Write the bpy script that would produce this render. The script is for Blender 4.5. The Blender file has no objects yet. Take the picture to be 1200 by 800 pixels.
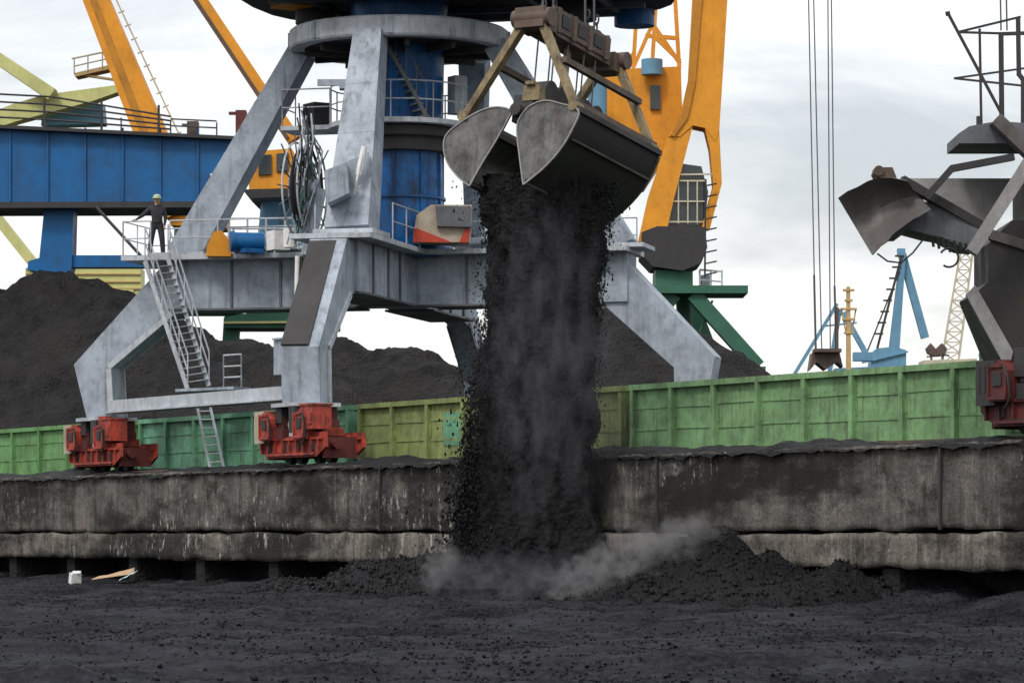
import bpy, bmesh, math, random
import numpy as np
from mathutils import Vector, Matrix, Quaternion
random.seed(7)
RNG = np.random.default_rng(11)
S = bpy.context.scene
COL = S.collection
R = math.radians

# ------------------------------------------------------------------ camera model
F = 3900.0            # focal length in pixels of the 1200 px wide photograph
CX, HY = 600.0, 627.0 # principal column, horizon row
CAMZ = 1.5
def P(px, py, Y):     # pixel + distance -> world point
    return Vector(((px - CX) * Y / F, Y, CAMZ + (HY - py) * Y / F))
UX = Vector((0.517, -0.856, 0)).normalized()    # along the quay, towards the right / the viewer
VX = Vector((-UX.y, UX.x, 0))                   # away from the quay edge
BX = Vector(((365 - CX) * 88.0 / F, 88.0, 0))   # a point on the front crane rail
ROTZ = math.atan2(UX.y, UX.x)
def Q(u, v, z=0.0):   # quay frame -> world
    p = BX + UX * u + VX * v
    return Vector((p.x, p.y, z))
def onv(px, v):       # distance Y at which column px meets the vertical plane v = const
    k = (px - CX) / F
    return (v + BX.dot(VX)) / (k * VX.x + VX.y)
def uat(px, v):
    Y = onv(px, v); p = Vector(((px - CX) * Y / F, Y, 0))
    return (p - BX).dot(UX)

# ------------------------------------------------------------------ mesh builder
class MB:
    def __init__(s): s.v = []; s.f = []
    def add(s, vs, fs):
        o = len(s.v); s.v += [Vector(v) for v in vs]; s.f += [tuple(i + o for i in f) for f in fs]
        return s
    def box(s, c, d, rot=None):
        c = Vector(c); hx, hy, hz = d[0]/2, d[1]/2, d[2]/2
        vs = [Vector((x, y, z)) for x in (-hx, hx) for y in (-hy, hy) for z in (-hz, hz)]
        if rot is not None: vs = [rot @ v for v in vs]
        return s.add([c + v for v in vs], [(0,1,3,2),(4,6,7,5),(0,4,5,1),(2,3,7,6),(0,2,6,4),(1,5,7,3)])
    def beam(s, p0, p1, w0, h0, w1=None, h1=None, up=(0,0,1)):
        p0 = Vector(p0); p1 = Vector(p1); w1 = w0 if w1 is None else w1; h1 = h0 if h1 is None else h1
        d = (p1 - p0).normalized(); up = Vector(up)
        if abs(d.dot(up)) > .99: up = Vector((1, 0, 0)) if abs(d.x) < .9 else Vector((0, 1, 0))
        a = d.cross(up).normalized(); b = a.cross(d).normalized()
        vs = []
        for p, w, h in ((p0, w0, h0), (p1, w1, h1)):
            vs += [p - a*w/2 - b*h/2, p + a*w/2 - b*h/2, p + a*w/2 + b*h/2, p - a*w/2 + b*h/2]
        return s.add(vs, [(0,1,2,3),(7,6,5,4),(0,4,5,1),(1,5,6,2),(2,6,7,3),(3,7,4,0)])
    def cyl(s, p0, p1, r0, r1=None, n=14, caps=True):
        p0 = Vector(p0); p1 = Vector(p1); r1 = r0 if r1 is None else r1
        d = (p1 - p0).normalized(); q = Vector((0,0,1)) if abs(d.z) < .95 else Vector((1,0,0))
        a = d.cross(q).normalized(); b = a.cross(d)
        vs = []
        for p, r in ((p0, r0), (p1, r1)):
            for i in range(n):
                t = 2*math.pi*i/n; vs.append(p + (a*math.cos(t) + b*math.sin(t))*r)
        fs = [(i, (i+1) % n, n + (i+1) % n, n + i) for i in range(n)]
        if caps: fs += [tuple(range(n))[::-1], tuple(range(n, 2*n))]
        return s.add(vs, fs)
    def tube(s, pts, r, n=6):
        pts = [Vector(p) for p in pts]; vs = []; fs = []; m = len(pts); a = None
        for k, p in enumerate(pts):
            d = (pts[min(k+1, m-1)] - pts[max(k-1, 0)]).normalized()
            if a is None:
                q = Vector((0,0,1)) if abs(d.z) < .95 else Vector((1,0,0)); a = d.cross(q).normalized()
            else:
                a = (a - d*a.dot(d)).normalized()
            b = d.cross(a)
            for i in range(n):
                t = 2*math.pi*i/n; vs.append(p + (a*math.cos(t) + b*math.sin(t))*r)
        for k in range(m-1):
            for i in range(n):
                fs.append((k*n+i, k*n+(i+1) % n, (k+1)*n+(i+1) % n, (k+1)*n+i))
        fs += [tuple(range(n))[::-1], tuple(range((m-1)*n, m*n))]
        return s.add(vs, fs)
    def prism(s, poly, ext):
        ext = Vector(ext); n = len(poly); poly = [Vector(p) for p in poly]
        vs = poly + [p + ext for p in poly]
        return s.add(vs, [tuple(range(n)), tuple(range(n, 2*n))[::-1]] + [(i, (i+1) % n, n+(i+1) % n, n+i) for i in range(n)])
    def sheet(s, rows, th):      # curved plate: rows of points, thickness vector
        th = Vector(th); m = len(rows); n = len(rows[0]); vs = [Vector(p) for r in rows for p in r]
        k = len(vs); vs = vs + [v + th for v in vs]; fs = []
        for i in range(m-1):
            for j in range(n-1):
                q = (i*n+j, i*n+j+1, (i+1)*n+j+1, (i+1)*n+j); fs.append(q); fs.append(tuple(x + k for x in q[::-1]))
        bd = [j for j in range(n)] + [i*n+n-1 for i in range(1, m)] + [(m-1)*n+j for j in range(n-2, -1, -1)] + [i*n for i in range(m-2, 0, -1)]
        for a, b in zip(bd, bd[1:] + bd[:1]): fs.append((a, a+k, b+k, b))
        return s.add(vs, fs)
    def lathe(s, c, prof, n=32, closed=False):
        c = Vector(c); m = len(prof); vs = []; fs = []
        for r, z in prof:
            for i in range(n):
                t = 2*math.pi*i/n; vs.append(c + Vector((r*math.cos(t), r*math.sin(t), z)))
        for k in range(m if closed else m-1):
            for i in range(n):
                k2 = (k+1) % m
                fs.append((k*n+i, k*n+(i+1) % n, k2*n+(i+1) % n, k2*n+i))
        if not closed: fs += [tuple(range(n))[::-1], tuple(range((m-1)*n, m*n))]
        return s.add(vs, fs)

def link(name, me, mat, parent=None, smooth=True, ang=32):
    if mat: me.materials.append(mat)
    if smooth and len(me.polygons):
        me.polygons.foreach_set('use_smooth', [True]*len(me.polygons)); me.set_sharp_from_angle(angle=R(ang))
    o = bpy.data.objects.new(name, me); COL.objects.link(o)
    if parent is not None: o.parent = parent
    return o
LOCM = {}      # world matrix of every thing
def part(name, mb, mat, parent=None, world=False, fix=True):
    root = parent
    while root is not None and root.parent is not None: root = root.parent
    vs = mb.v
    if world and root is not None:
        Mi = LOCM[root.name].inverted(); vs = [Mi @ v for v in vs]
    me = bpy.data.meshes.new(name); me.from_pydata([tuple(v) for v in vs], [], mb.f)
    if fix:
        bm = bmesh.new(); bm.from_mesh(me); bmesh.ops.recalc_face_normals(bm, faces=bm.faces); bm.to_mesh(me); bm.free()
    return link(name, me, mat, parent)
def tag(o, label=None, cat=None, group=None, kind=None):
    if label: o['label'] = label
    if cat: o['category'] = cat
    if group: o['group'] = group
    if kind: o['kind'] = kind
    return o
def thing(name, label, cat, loc, rotz=0.0, group=None):
    o = bpy.data.objects.new(name, None); COL.objects.link(o); o.empty_display_size = .3
    o.location = loc; o.rotation_euler = (0, 0, rotz)
    LOCM[o.name] = Matrix.Translation(Vector(loc)) @ Matrix.Rotation(rotz, 4, 'Z')
    return tag(o, label, cat, group)

# ------------------------------------------------------------------ numpy noise
def _h(ix, iy, iz, sd):
    n = (ix*374761393 + iy*668265263 + iz*1274126177 + sd*974711) & 0xFFFFFFFF
    n = ((n ^ (n >> 13)) * 1274126177) & 0xFFFFFFFF
    n = ((n ^ (n >> 16)) * 2246822519) & 0xFFFFFFFF
    return ((n ^ (n >> 15)) & 0xFFFFFF) / float(0xFFFFFF)
def vn(x, y, z, sd=0):
    ix = np.floor(x).astype(np.int64); iy = np.floor(y).astype(np.int64); iz = np.floor(z).astype(np.int64)
    fx = x-ix; fy = y-iy; fz = z-iz
    fx = fx*fx*(3-2*fx); fy = fy*fy*(3-2*fy); fz = fz*fz*(3-2*fz)
    r = 0
    for a in (0, 1):
        for b in (0, 1):
            for c in (0, 1):
                r = r + _h(ix+a, iy+b, iz+c, sd) * (fx if a else 1-fx) * (fy if b else 1-fy) * (fz if c else 1-fz)
    return r*2-1
def fbm(x, y, z, o=4, sd=0, g=.5):
    r = 0; a = 1.0; f = 1.0
    for i in range(o):
        r = r + a*vn(x*f, y*f, z*f, sd+i); a *= g; f *= 2.03
    return r
def gridmesh(name, X, Y, Z, mat, flat=False, parent=None):
    m, n = X.shape
    v = np.stack([X, Y, Z], -1).reshape(-1, 3)
    i = np.arange((m-1)*(n-1)); r = i//(n-1); c = i % (n-1); a = r*n+c
    f = np.stack([a, a+1, a+n+1, a+n], 1)
    me = bpy.data.meshes.new(name); me.vertices.add(len(v)); me.vertices.foreach_set('co', v.ravel())
    me.loops.add(f.size); me.loops.foreach_set('vertex_index', f.ravel())
    me.polygons.add(len(f)); me.polygons.foreach_set('loop_start', np.arange(0, f.size, 4)); 
    me.update(calc_edges=True); me.validate()
    if not flat: me.polygons.foreach_set('use_smooth', [True]*len(me.polygons))
    me.materials.append(mat)
    o = bpy.data.objects.new(name, me); COL.objects.link(o)
    if parent: o.parent = parent
    return o
def chunkmesh(name, pos, size, mat, stretch=None, parent=None):     # many irregular lumps in one mesh
    n = len(pos)
    base = np.array([(1,0,0),(-1,0,0),(0,1,0),(0,-1,0),(0,0,1),(0,0,-1)], float)
    tri = np.array([(0,2,4),(2,1,4),(1,3,4),(3,0,4),(2,0,5),(1,2,5),(3,1,5),(0,3,5)])
    q = RNG.normal(size=(n, 4)); q /= np.linalg.norm(q, axis=1)[:, None]
    w, x, y, z = q.T
    Rm = np.stack([1-2*(y*y+z*z), 2*(x*y-z*w), 2*(x*z+y*w), 2*(x*y+z*w), 1-2*(x*x+z*z), 2*(y*z-x*w), 2*(x*z-y*w), 2*(y*z+x*w), 1-2*(x*x+y*y)], 1).reshape(n, 3, 3)
    loc = base[None]*(0.6 + .8*RNG.random((n, 6, 1)))*size[:, None, None]
    v = np.einsum('nij,nkj->nki', Rm, loc)
    if stretch is not None: v[:, :, 2] *= stretch[:, None]
    v = (v + pos[:, None, :]).reshape(-1, 3)
    f = (tri[None] + 6*np.arange(n)[:, None, None]).reshape(-1, 3)
    me = bpy.data.meshes.new(name); me.vertices.add(len(v)); me.vertices.foreach_set('co', v.ravel())
    me.loops.add(f.size); me.loops.foreach_set('vertex_index', f.ravel())
    me.polygons.add(len(f)); me.polygons.foreach_set('loop_start', np.arange(0, f.size, 3))
    me.update(calc_edges=True); me.validate(); me.materials.append(mat)
    o = bpy.data.objects.new(name, me); COL.objects.link(o)
    if parent: o.parent = parent
    return o

# ------------------------------------------------------------------ materials
class NT:
    def __init__(s, name):
        s.m = bpy.data.materials.new(name); s.m.use_nodes = True; s.t = s.m.node_tree; s.n = s.t.nodes
        s.n.clear(); s.out = s.n.new('ShaderNodeOutputMaterial')
    def new(s, k, **kw):
        x = s.n.new(k)
        for a, b in kw.items(): setattr(x, a, b)
        return x
    def l(s, a, b): s.t.links.new(a, b)
    def noise(s, vec, scale, detail=5, rough=.6):
        x = s.new('ShaderNodeTexNoise'); x.inputs['Scale'].default_value = scale; x.inputs['Detail'].default_value = detail; x.inputs['Roughness'].default_value = rough
        if vec: s.l(vec, x.inputs['Vector'])
        return x.outputs['Fac']
    def ramp(s, fac, stops):
        x = s.new('ShaderNodeValToRGB'); e = x.color_ramp.elements
        while len(e) > 1: e.remove(e[-1])
        e[0].position = stops[0][0]; c = stops[0][1]; e[0].color = (*c, 1) if isinstance(c, tuple) else (c, c, c, 1)
        for p, c in stops[1:]:
            q = e.new(p); q.color = (*c, 1) if isinstance(c, tuple) else (c, c, c, 1)
        s.l(fac, x.inputs[0]); return x.outputs[0]
    def mix(s, fac, a, b, mode='MIX'):
        x = s.new('ShaderNodeMix', data_type='RGBA', blend_type=mode)
        for sock, val in ((x.inputs[0], fac), (x.inputs[6], a), (x.inputs[7], b)):
            if isinstance(val, (int, float)): sock.default_value = val
            elif isinstance(val, tuple): sock.default_value = (*val, 1)
            else: s.l(val, sock)
        return x.outputs[2]
    def math(s, op, a, b=0.0):
        x = s.new('ShaderNodeMath', operation=op)
        for sock, val in ((x.inputs[0], a), (x.inputs[1], b)):
            if isinstance(val, (int, float)): sock.default_value = val
            else: s.l(val, sock)
        return x.outputs[0]
    def coord(s, scale=(1, 1, 1), kind='Object', rot=(0, 0, 0)):
        tc = s.new('ShaderNodeTexCoord'); mp = s.new('ShaderNodeMapping')
        mp.inputs['Scale'].default_value = scale; mp.inputs['Rotation'].default_value = rot
        s.l(tc.outputs[kind], mp.inputs[0]); return mp.outputs[0]
    def bump(s, h, strength=.3, dist=.02):
        x = s.new('ShaderNodeBump'); x.inputs['Strength'].default_value = strength; x.inputs['Distance'].default_value = dist
        s.l(h, x.inputs['Height']); return x.outputs[0]
    def bsdf(s, col, rough=.6, metal=0.0, normal=None, spec=.5):
        b = s.new('ShaderNodeBsdfPrincipled')
        if isinstance(col, tuple): b.inputs['Base Color'].default_value = (*col, 1)
        else: s.l(col, b.inputs['Base Color'])
        if isinstance(rough, (int, float)): b.inputs['Roughness'].default_value = rough
        else: s.l(rough, b.inputs['Roughness'])
        b.inputs['Metallic'].default_value = metal; b.inputs['Specular IOR Level'].default_value = spec
        if normal: s.l(normal, b.inputs['Normal'])
        s.l(b.outputs[0], s.out.inputs[0]); return s.m

def paint(name, col, dirt=.45, rust=.15, rough=.55, metal=0.0, dcol=(.025, .024, .024), rcol=(.11, .045, .02), sc=1.0, streak=.5):
    t = NT(name); v = t.coord()
    n1 = t.noise(v, .9*sc, 7, .65); n2 = t.noise(t.coord((5*sc, 5*sc, .45*sc)), 1.0, 5, .6); n3 = t.noise(v, 9*sc, 4, .6)
    base = t.mix(t.ramp(n3, [(.3, 0.0), (.75, .35)]), col, tuple(min(1, c*1.25+.01) for c in col))
    d = t.math('MULTIPLY', t.ramp(n1, [(.38, 0.0), (.72, 1.0)]), dirt)
    c = t.mix(d, base, dcol)
    n5 = t.noise(v, 3.1*sc, 9, .8); c = t.mix(t.math('MULTIPLY', t.ramp(n5, [(.50, 0.0), (.64, 1.0)]), dirt*.55), c, dcol)
    st = t.math('MULTIPLY', t.ramp(n2, [(.52, 0.0), (.70, 1.0)]), streak*dirt)
    c = t.mix(st, c, dcol)
    n4 = t.noise(t.coord((2.2*sc, 2.2*sc, .9*sc)), 1.6, 8, .75)
    c = t.mix(t.math('MULTIPLY', t.ramp(n4, [(.56, 0.0), (.66, 1.0)]), rust), c, rcol)
    return t.bsdf(c, t.ramp(n1, [(.3, rough-.1), (.7, min(1, rough+.2))]), metal, t.bump(n3, .25, .02), .3)
def plain(name, col, rough=.6, metal=0.0):
    t = NT(name); n = t.noise(t.coord(), 6, 4)
    return t.bsdf(t.mix(t.ramp(n, [(.35, 0.0), (.7, .5)]), col, tuple(c*.55 for c in col)), rough, metal)

def coalmat(name, dark=(.012, .012, .014), lite=(.035, .035, .040), sc=1.0, rough=.62, strength=.9, brown=None, spec=.12, vs=None, dist=.06, lo=.34, hi=.68):
    t = NT(name); v = t.coord(vs or (1, 1, 1))
    n = t.noise(v, 1.1*sc, 8, .72); f = t.noise(t.coord(), 14*sc, 5, .7)
    vo = t.new('ShaderNodeTexVoronoi'); vo.inputs['Scale'].default_value = 9*sc; t.l(t.coord(), vo.inputs['Vector'])
    c = t.mix(t.ramp(n, [(lo, 0.0), (hi, 1.0)]), dark, lite)
    c = t.mix(t.ramp(f, [(.45, 0.0), (.8, .6)]), c, tuple(x*1.9 for x in lite))
    if brown:
        c = t.mix(t.math('MULTIPLY', t.ramp(t.noise(t.coord(), .25*sc, 5), [(.42, 0.0), (.65, 1.0)]), .8), c, brown)
    h = t.math('ADD', t.math('MULTIPLY', f, .7), t.math('MULTIPLY', vo.outputs['Distance'], .9))
    return t.bsdf(c, rough, 0, t.bump(h, strength, dist), spec)

M = {}
M['grey'] = paint('grey_crane_paint', (.325, .375, .435), dirt=.50, rust=.22, streak=.9)
M['greydark'] = paint('dark_grey_paint', (.12, .13, .145), dirt=.5, rust=.15)
M['pale'] = paint('pale_grey_paint', (.45, .49, .53), dirt=.42, rust=.22, streak=.9)
M['colblue'] = paint('column_blue_paint', (.003, .12, .37), dirt=.85, rust=.05, rough=.4, streak=.95, sc=1.4)
M['blue'] = paint('bridge_blue_paint', (.002, .105, .30), dirt=.5, rust=.02, rough=.45, sc=.5)
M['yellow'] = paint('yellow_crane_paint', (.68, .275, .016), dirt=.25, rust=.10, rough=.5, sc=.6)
M['yellowdark'] = paint('dark_yellow_flange_paint', (.46, .19, .014), dirt=.35, rust=.25, sc=.8)  # plain darker yellow for the boom flanges
M['lime'] = paint('pale_green_paint', (.50, .50, .20), dirt=.25, rust=.1, sc=.6)
M['portgreen'] = paint('portal_green_paint', (.03, .12, .075), dirt=.3, rust=.08)
M['red'] = paint('red_bogie_paint', (.46, .06, .036), dirt=.95, rust=.45, sc=3.2, streak=.9)
M['reddark'] = paint('dark_red_paint', (.12, .022, .02), dirt=.7, rust=.2, sc=2)
M['iron'] = paint('dirty_black_iron', (.035, .034, .036), dirt=.5, rust=.25, rough=.6)
M['steel'] = paint('worn_grab_steel', (.155, .15, .145), dirt=1.0, rust=.4, rough=.42, metal=.35, sc=1.6)
M['shell'] = paint('dark_grab_shell', (.028, .026, .026), dirt=.4, rust=.2, rough=.5, metal=.2, sc=1.6)
M['edge'] = paint('polished_steel_edge', (.40, .39, .37), dirt=.3, rust=.2, rough=.4, metal=.5, sc=3)
M['olivearm'] = paint('worn_yellow_arm_paint', (.24, .185, .095), dirt=.8, rust=.6, sc=2.5)
M['rusty'] = paint('rusty_brown_steel', (.10, .07, .055), dirt=.5, rust=.6, sc=2)
M['rope'] = plain('wire_rope', (.10, .10, .105), .5, .4)
M['black'] = plain('black_rubber', (.015, .015, .016), .7)
M['white'] = plain('white_plastic', (.75, .75, .74), .5)
M['glass'] = plain('dark_cab_glass', (.03, .04, .045), .12)
M['beige'] = paint('beige_machine_paint', (.42, .36, .28), dirt=.35, rust=.15, sc=2)
M['redcase'] = paint('red_machine_paint', (.45, .05, .025), dirt=.3, rust=.1, sc=2)
M['bluecrane'] = paint('harbour_blue_paint', (.12, .27, .39), dirt=.3, rust=.1, sc=.5)
M['ochre'] = paint('ochre_mast_paint', (.48, .33, .14), dirt=.3, rust=.3, sc=.5)
M['latt'] = paint('cream_lattice_paint', (.50, .45, .34), dirt=.3, rust=.25, sc=.5)
M['chute'] = paint('worn_chute_steel', (.115, .105, .10), dirt=.45, rust=.2, rough=.5, metal=.2, sc=1.6)
M['chutelite'] = paint('pale_chute_steel', (.27, .265, .26), dirt=.35, rust=.12, rough=.5, metal=.2, sc=1.6)
M['ground'] = coalmat('coal_dust_ground', (.0050, .0051, .0064), (.0280, .0285, .0345), sc=.9, rough=.75, strength=1.0, vs=(.30, 1.1, 1), spec=.06, lo=.40, hi=.62)  # part dust; colour mottling also stands in for bump shading and glints
M['coal'] = coalmat('black_coal', (.004, .004, .0045), (.012, .012, .0135), sc=1.2, rough=.55, strength=1.0)
M['lump'] = coalmat('coal_lumps', (.004, .004, .0045), (.014, .014, .0155), sc=2, rough=.5, strength=.5)
M['heap'] = coalmat('stored_coal', (.007, .0068, .007), (.029, .0285, .0295), sc=.8, rough=.8, strength=1.0, dist=.15, brown=(.032, .0295, .0285), spec=.08)
M['stream'] = coalmat('falling_coal_mass', (.004, .004, .0045), (.019, .0185, .020), sc=1.0, rough=.8, strength=1.0, vs=(1.6, 1.6, .4), spec=.1)

def wallmat(name, lite, dark, band=.5):
    t = NT(name); v = t.coord()
    n = t.noise(v, .6, 9, .75); s1 = t.noise(t.coord((2.6, 2.6, .22)), 1.0, 7, .7); s2 = t.noise(t.coord((7, 7, .55)), 1.0, 6, .75)
    g = t.noise(v, 14, 6, .75); bl = t.noise(t.coord((.16, .16, .45)), 1.0, 7, .68); b2 = t.noise(t.coord((.5, .5, .5)), 1.7, 8, .75)
    c = t.mix(t.ramp(n, [(.36, 0.0), (.62, 1.0)]), dark, lite)
    c = t.mix(t.math('MULTIPLY', t.ramp(s2, [(.55, 0.0), (.70, 1.0)]), .55), c, tuple(min(1, x*1.9) for x in lite))
    c = t.mix(t.math('MULTIPLY', t.ramp(s1, [(.47, 0.0), (.64, 1.0)]), .65), c, (.04, .038, .036))
    c = t.mix(t.math('MULTIPLY', t.ramp(bl, [(.47, 0.0), (.57, 1.0)]), .88), c, (.018, .0175, .017))
    c = t.mix(t.math('MULTIPLY', t.ramp(b2, [(.50, 0.0), (.60, 1.0)]), .75), c, (.028, .027, .025))
    c = t.mix(t.math('MULTIPLY', t.ramp(g, [(.48, 0.0), (.70, 1.0)]), .55), c, (.022, .021, .02))
    sp = t.noise(t.coord((2.6, 2.6, 1.0)), 1.5, 7, .85); sq = t.noise(t.coord((.12, .12, .3)), 1.0, 3, .5)
    c = t.mix(t.math('MULTIPLY', t.math('MULTIPLY', t.ramp(sp, [(.57, 0.0), (.62, 1.0)]), t.ramp(sq, [(.50, 0.0), (.58, 1.0)])), .9), c, (.50, .48, .44))
    return t.bsdf(c, .9, 0, t.bump(t.math('ADD', g, n), 1.0, .06), .1)
M['wall'] = wallmat('stained_concrete', (.215, .20, .18), (.06, .057, .054))
M['ledge'] = wallmat('pale_worn_concrete', (.27, .245, .215), (.10, .092, .082))
M['pier'] = coalmat('darkened_recess_concrete', (.012, .012, .012), (.025, .024, .024), rough=.9)  # recess under the ledge darkened through this near-black colour
def wagonmat(name, col):
    return paint(name, col, dirt=.62, rust=.28, rough=.7, dcol=(.045, .046, .034), sc=1.8, streak=.9)

def dustmat(name, dens, col=(.30, .30, .31), sc=(1, 1, 1), lo=.45, hi=.75, nscale=1.3):
    t = NT(name); v = t.coord(sc); n = t.noise(v, nscale, 5, .6)
    # fade towards the hull of the cloud so that it has no visible boundary
    tc = t.new('ShaderNodeTexCoord'); g = t.new('ShaderNodeVectorMath', operation='MULTIPLY_ADD')
    g.inputs[1].default_value = (2, 2, 2); g.inputs[2].default_value = (-1, -1, -1)
    dn = t.new('ShaderNodeTexNoise'); dn.inputs['Scale'].default_value = 2.6*nscale/1.3; dn.inputs['Detail'].default_value = 3; t.l(v, dn.inputs['Vector'])
    dm = t.new('ShaderNodeVectorMath', operation='MULTIPLY_ADD'); dm.inputs[1].default_value = (.55, .55, .55); t.l(dn.outputs['Color'], dm.inputs[0])
    sb_ = t.new('ShaderNodeVectorMath', operation='SUBTRACT'); t.l(tc.outputs['Generated'], sb_.inputs[0]); sb_.inputs[1].default_value = (.275, .275, .275); t.l(sb_.outputs[0], dm.inputs[2])
    t.l(dm.outputs[0], g.inputs[0])
    ln = t.new('ShaderNodeVectorMath', operation='LENGTH'); t.l(g.outputs[0], ln.inputs[0])
    fade = t.ramp(ln.outputs['Value'], [(.25, 1.0), (.80, 0.0)])
    d = t.math('MULTIPLY', t.math('MULTIPLY', t.ramp(n, [(lo, 0.0), (hi, 1.0)]), fade), dens)
    pv = t.new('ShaderNodeVolumePrincipled'); pv.inputs['Color'].default_value = (*col, 1); pv.inputs['Anisotropy'].default_value = .1
    t.l(d, pv.inputs['Density']); t.l(pv.outputs[0], t.out.inputs['Volume'])
    return t.m

# ================================================================== SETTING
# ---- coal floor in front of the quay: one sheet to the horizon, fine where it is seen
def axis(lo, hi, step, far, grow=1.35):
    a = list(np.arange(lo, hi + 1e-6, step)); s = step
    x = hi
    while x < far: s *= grow; x += s; a.append(x)
    s = step; x = lo
    while x > -far: s *= grow; x -= s; a.insert(0, x)
    return np.array(a)
gx = axis(-17, 17, .11, 3500); gy = axis(28, 108, .16, 3500)
GX, GY = np.meshgrid(gx, gy)
LU = GX*UX.x + GY*UX.y; 
def ground_h(X, Y):
    near = np.exp(-np.maximum(0, np.abs(X)-20)/15) * np.exp(-np.maximum(0, np.abs(Y-65)-50)/20)
    w = fbm(X*.10+3, Y*.10, X*0+.5, 3, 3)*.10
    rid = np.clip(1-np.abs(fbm(X*.16 + Y*.07, Y*.75 - X*.07, X*0+5.5, 3, 15))*1.6, 0, 1)**3*.16
    tracks = rid + fbm(X*.10 + Y*.05, Y*1.15 + X*.05, X*0+2.5, 4, 9)*.12
    fine = fbm(X*2.2, Y*2.2, X*0+7.5, 3, 21)*.030
    rough = np.clip(fbm(X*.22, Y*.22, X*0+1.5, 2, 40)+.2, 0, 1)*fbm(X*3.3, Y*3.3, X*0+4.5, 3, 61)*.06
    v = (X-BX.x)*VX.x + (Y-BX.y)*VX.y; u = (X-BX.x)*UX.x + (Y-BX.y)*UX.y
    bk = np.exp(-((v+.35)/1.5)**2)*(.20 + .26*np.clip((u-8)/10, 0, 1))*(1 + .35*fbm(u*.5, v*.7, u*0, 3, 77))
    return (w + tracks + fine + rough + bk) * near
GZ = ground_h(GX, GY)
tag(gridmesh('ground', GX, GY, GZ, M['ground']), kind='structure')

# ---- the quay deck behind the wall with the sunken wagon track
DZ = 3.25; TROUGH = 1.72; VW = -1.2
mb = MB(); prof = [(.9, DZ-.02), (.9, TROUGH), (6.6, TROUGH), (6.6, DZ-.02), (3500, DZ-.02)]
for i in range(len(prof)-1):
    (v0, z0), (v1, z1) = prof[i], prof[i+1]
    us = [-3500, -120, 60, 160]
    for a, b in zip(us, us[1:]):
        mb.add([Q(a, v0, z0), Q(b, v0, z0), Q(b, v1, z1), Q(a, v1, z1)], [(0, 1, 2, 3)])
deck = part('quay_deck', mb, M['heap'], fix=False); tag(deck, kind='structure')
# rails
mb = MB()
for v in (0.0, 12.4): mb.box(Q(-20, v, DZ+.07), (160, .08, .14), Matrix.Rotation(ROTZ, 3, 'Z'))
for v in (2.99, 4.51): mb.box(Q(-20, v, TROUGH+.08), (160, .07, .15), Matrix.Rotation(ROTZ, 3, 'Z'))
tag(part('rails', mb, M['rusty']), kind='structure')

# ---- quay wall
qw = thing('quay_wall', 'long dark stained concrete quay wall along the coal floor, under the green wagons', 'quay wall', Q(-20, VW, 0), ROTZ)
def wallgrid(name, u0, u1, z0, z1, v, amp, mat, du=.14, dz=.10, edge=None, parent=None, top_round=0.0, sd=0):
    us = np.arange(u0, u1, du); zs = np.linspace(0, 1, max(3, int((z1-z0)/dz)))
    U, T = np.meshgrid(us, zs)
    lo = np.full_like(U, z0); hi = np.full_like(U, z1)
    if edge:
        lo = lo + edge[0]*fbm(U*1.1, U*0+.3, U*0, 4, 70+sd, .75); hi = hi + edge[1]*fbm(U*1.2, U*0+.7, U*0, 4, 80+sd, .75)
    Z = lo + (hi-lo)*T
    V = v + amp*fbm(U*.5, Z*.9, U*0, 5, 90+sd, .6)
    # add a return at top and bottom so that the block has depth
    U = np.vstack([U[:1], U, U[-1:]]); Z = np.vstack([Z[:1], Z, Z[-1:]]); V = np.vstack([V[:1]+1.2, V, V[-1:]+1.2])
    L = U+20; 
    o = gridmesh(name, L, V-VW, Z, mat, parent=parent); return o
wallgrid('wall_face', -70, 52, 1.62, DZ, VW, .03, M['wall'], edge=(.035, .03), parent=qw)
wallgrid('wall_ledge', -70, 52, .86, 1.54, VW-.10, .03, M['ledge'], edge=(.05, .035), parent=qw, sd=5)
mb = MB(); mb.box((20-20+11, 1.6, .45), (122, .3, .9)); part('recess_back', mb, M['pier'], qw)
k = 0
for u in np.arange(-66, 50, 4.4):
    mb = MB(); mb.box((u+20, .75, .42), (.55, 1.35, .86)); part('support_pier', mb, M['pier'], qw)
# expansion joints, sunk strips of shadow modelled as thin ribs
for px in (447, 772, 1104):
    u = uat(px, VW); mb = MB()
    mb.box((u+20, -.045, 2.42), (.06, .05, 1.62)); part('joint_strip', mb, M['iron'], qw)

# ---- spilled coal on the wall top
us = np.arange(-70, 52, .13); vs = np.concatenate([np.arange(-1.24, 2.1, .10)])
U, V = np.meshgrid(us, vs)
prf = np.clip((V+1.24)/.55, 0, 1)**.7
H = DZ - .06 + prf*(.16 + .10*fbm(U*.35, V*.5, U*0, 4, 300) + .07*fbm(U*2, V*2, U*0, 3, 310))
H = np.where(np.abs(V) < .22, np.minimum(H, DZ+.09), H)
V[0] = V[0] - .05 - .05*np.abs(fbm(U[0]*.9, U[0]*0, U[0]*0, 3, 330)); H[0] = DZ-.05 - .07*np.abs(fbm(U[0]*1.3, U[0]*0+3, U[0]*0, 4, 340, .7))
WX = BX.x + UX.x*U + VX.x*V; WY = BX.y + UX.y*U + VX.y*V
tag(gridmesh('coal_spill', WX, WY, H, M['coal']), 'band of spilled black coal lying along the top of the quay wall', 'coal', kind='stuff')

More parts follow.
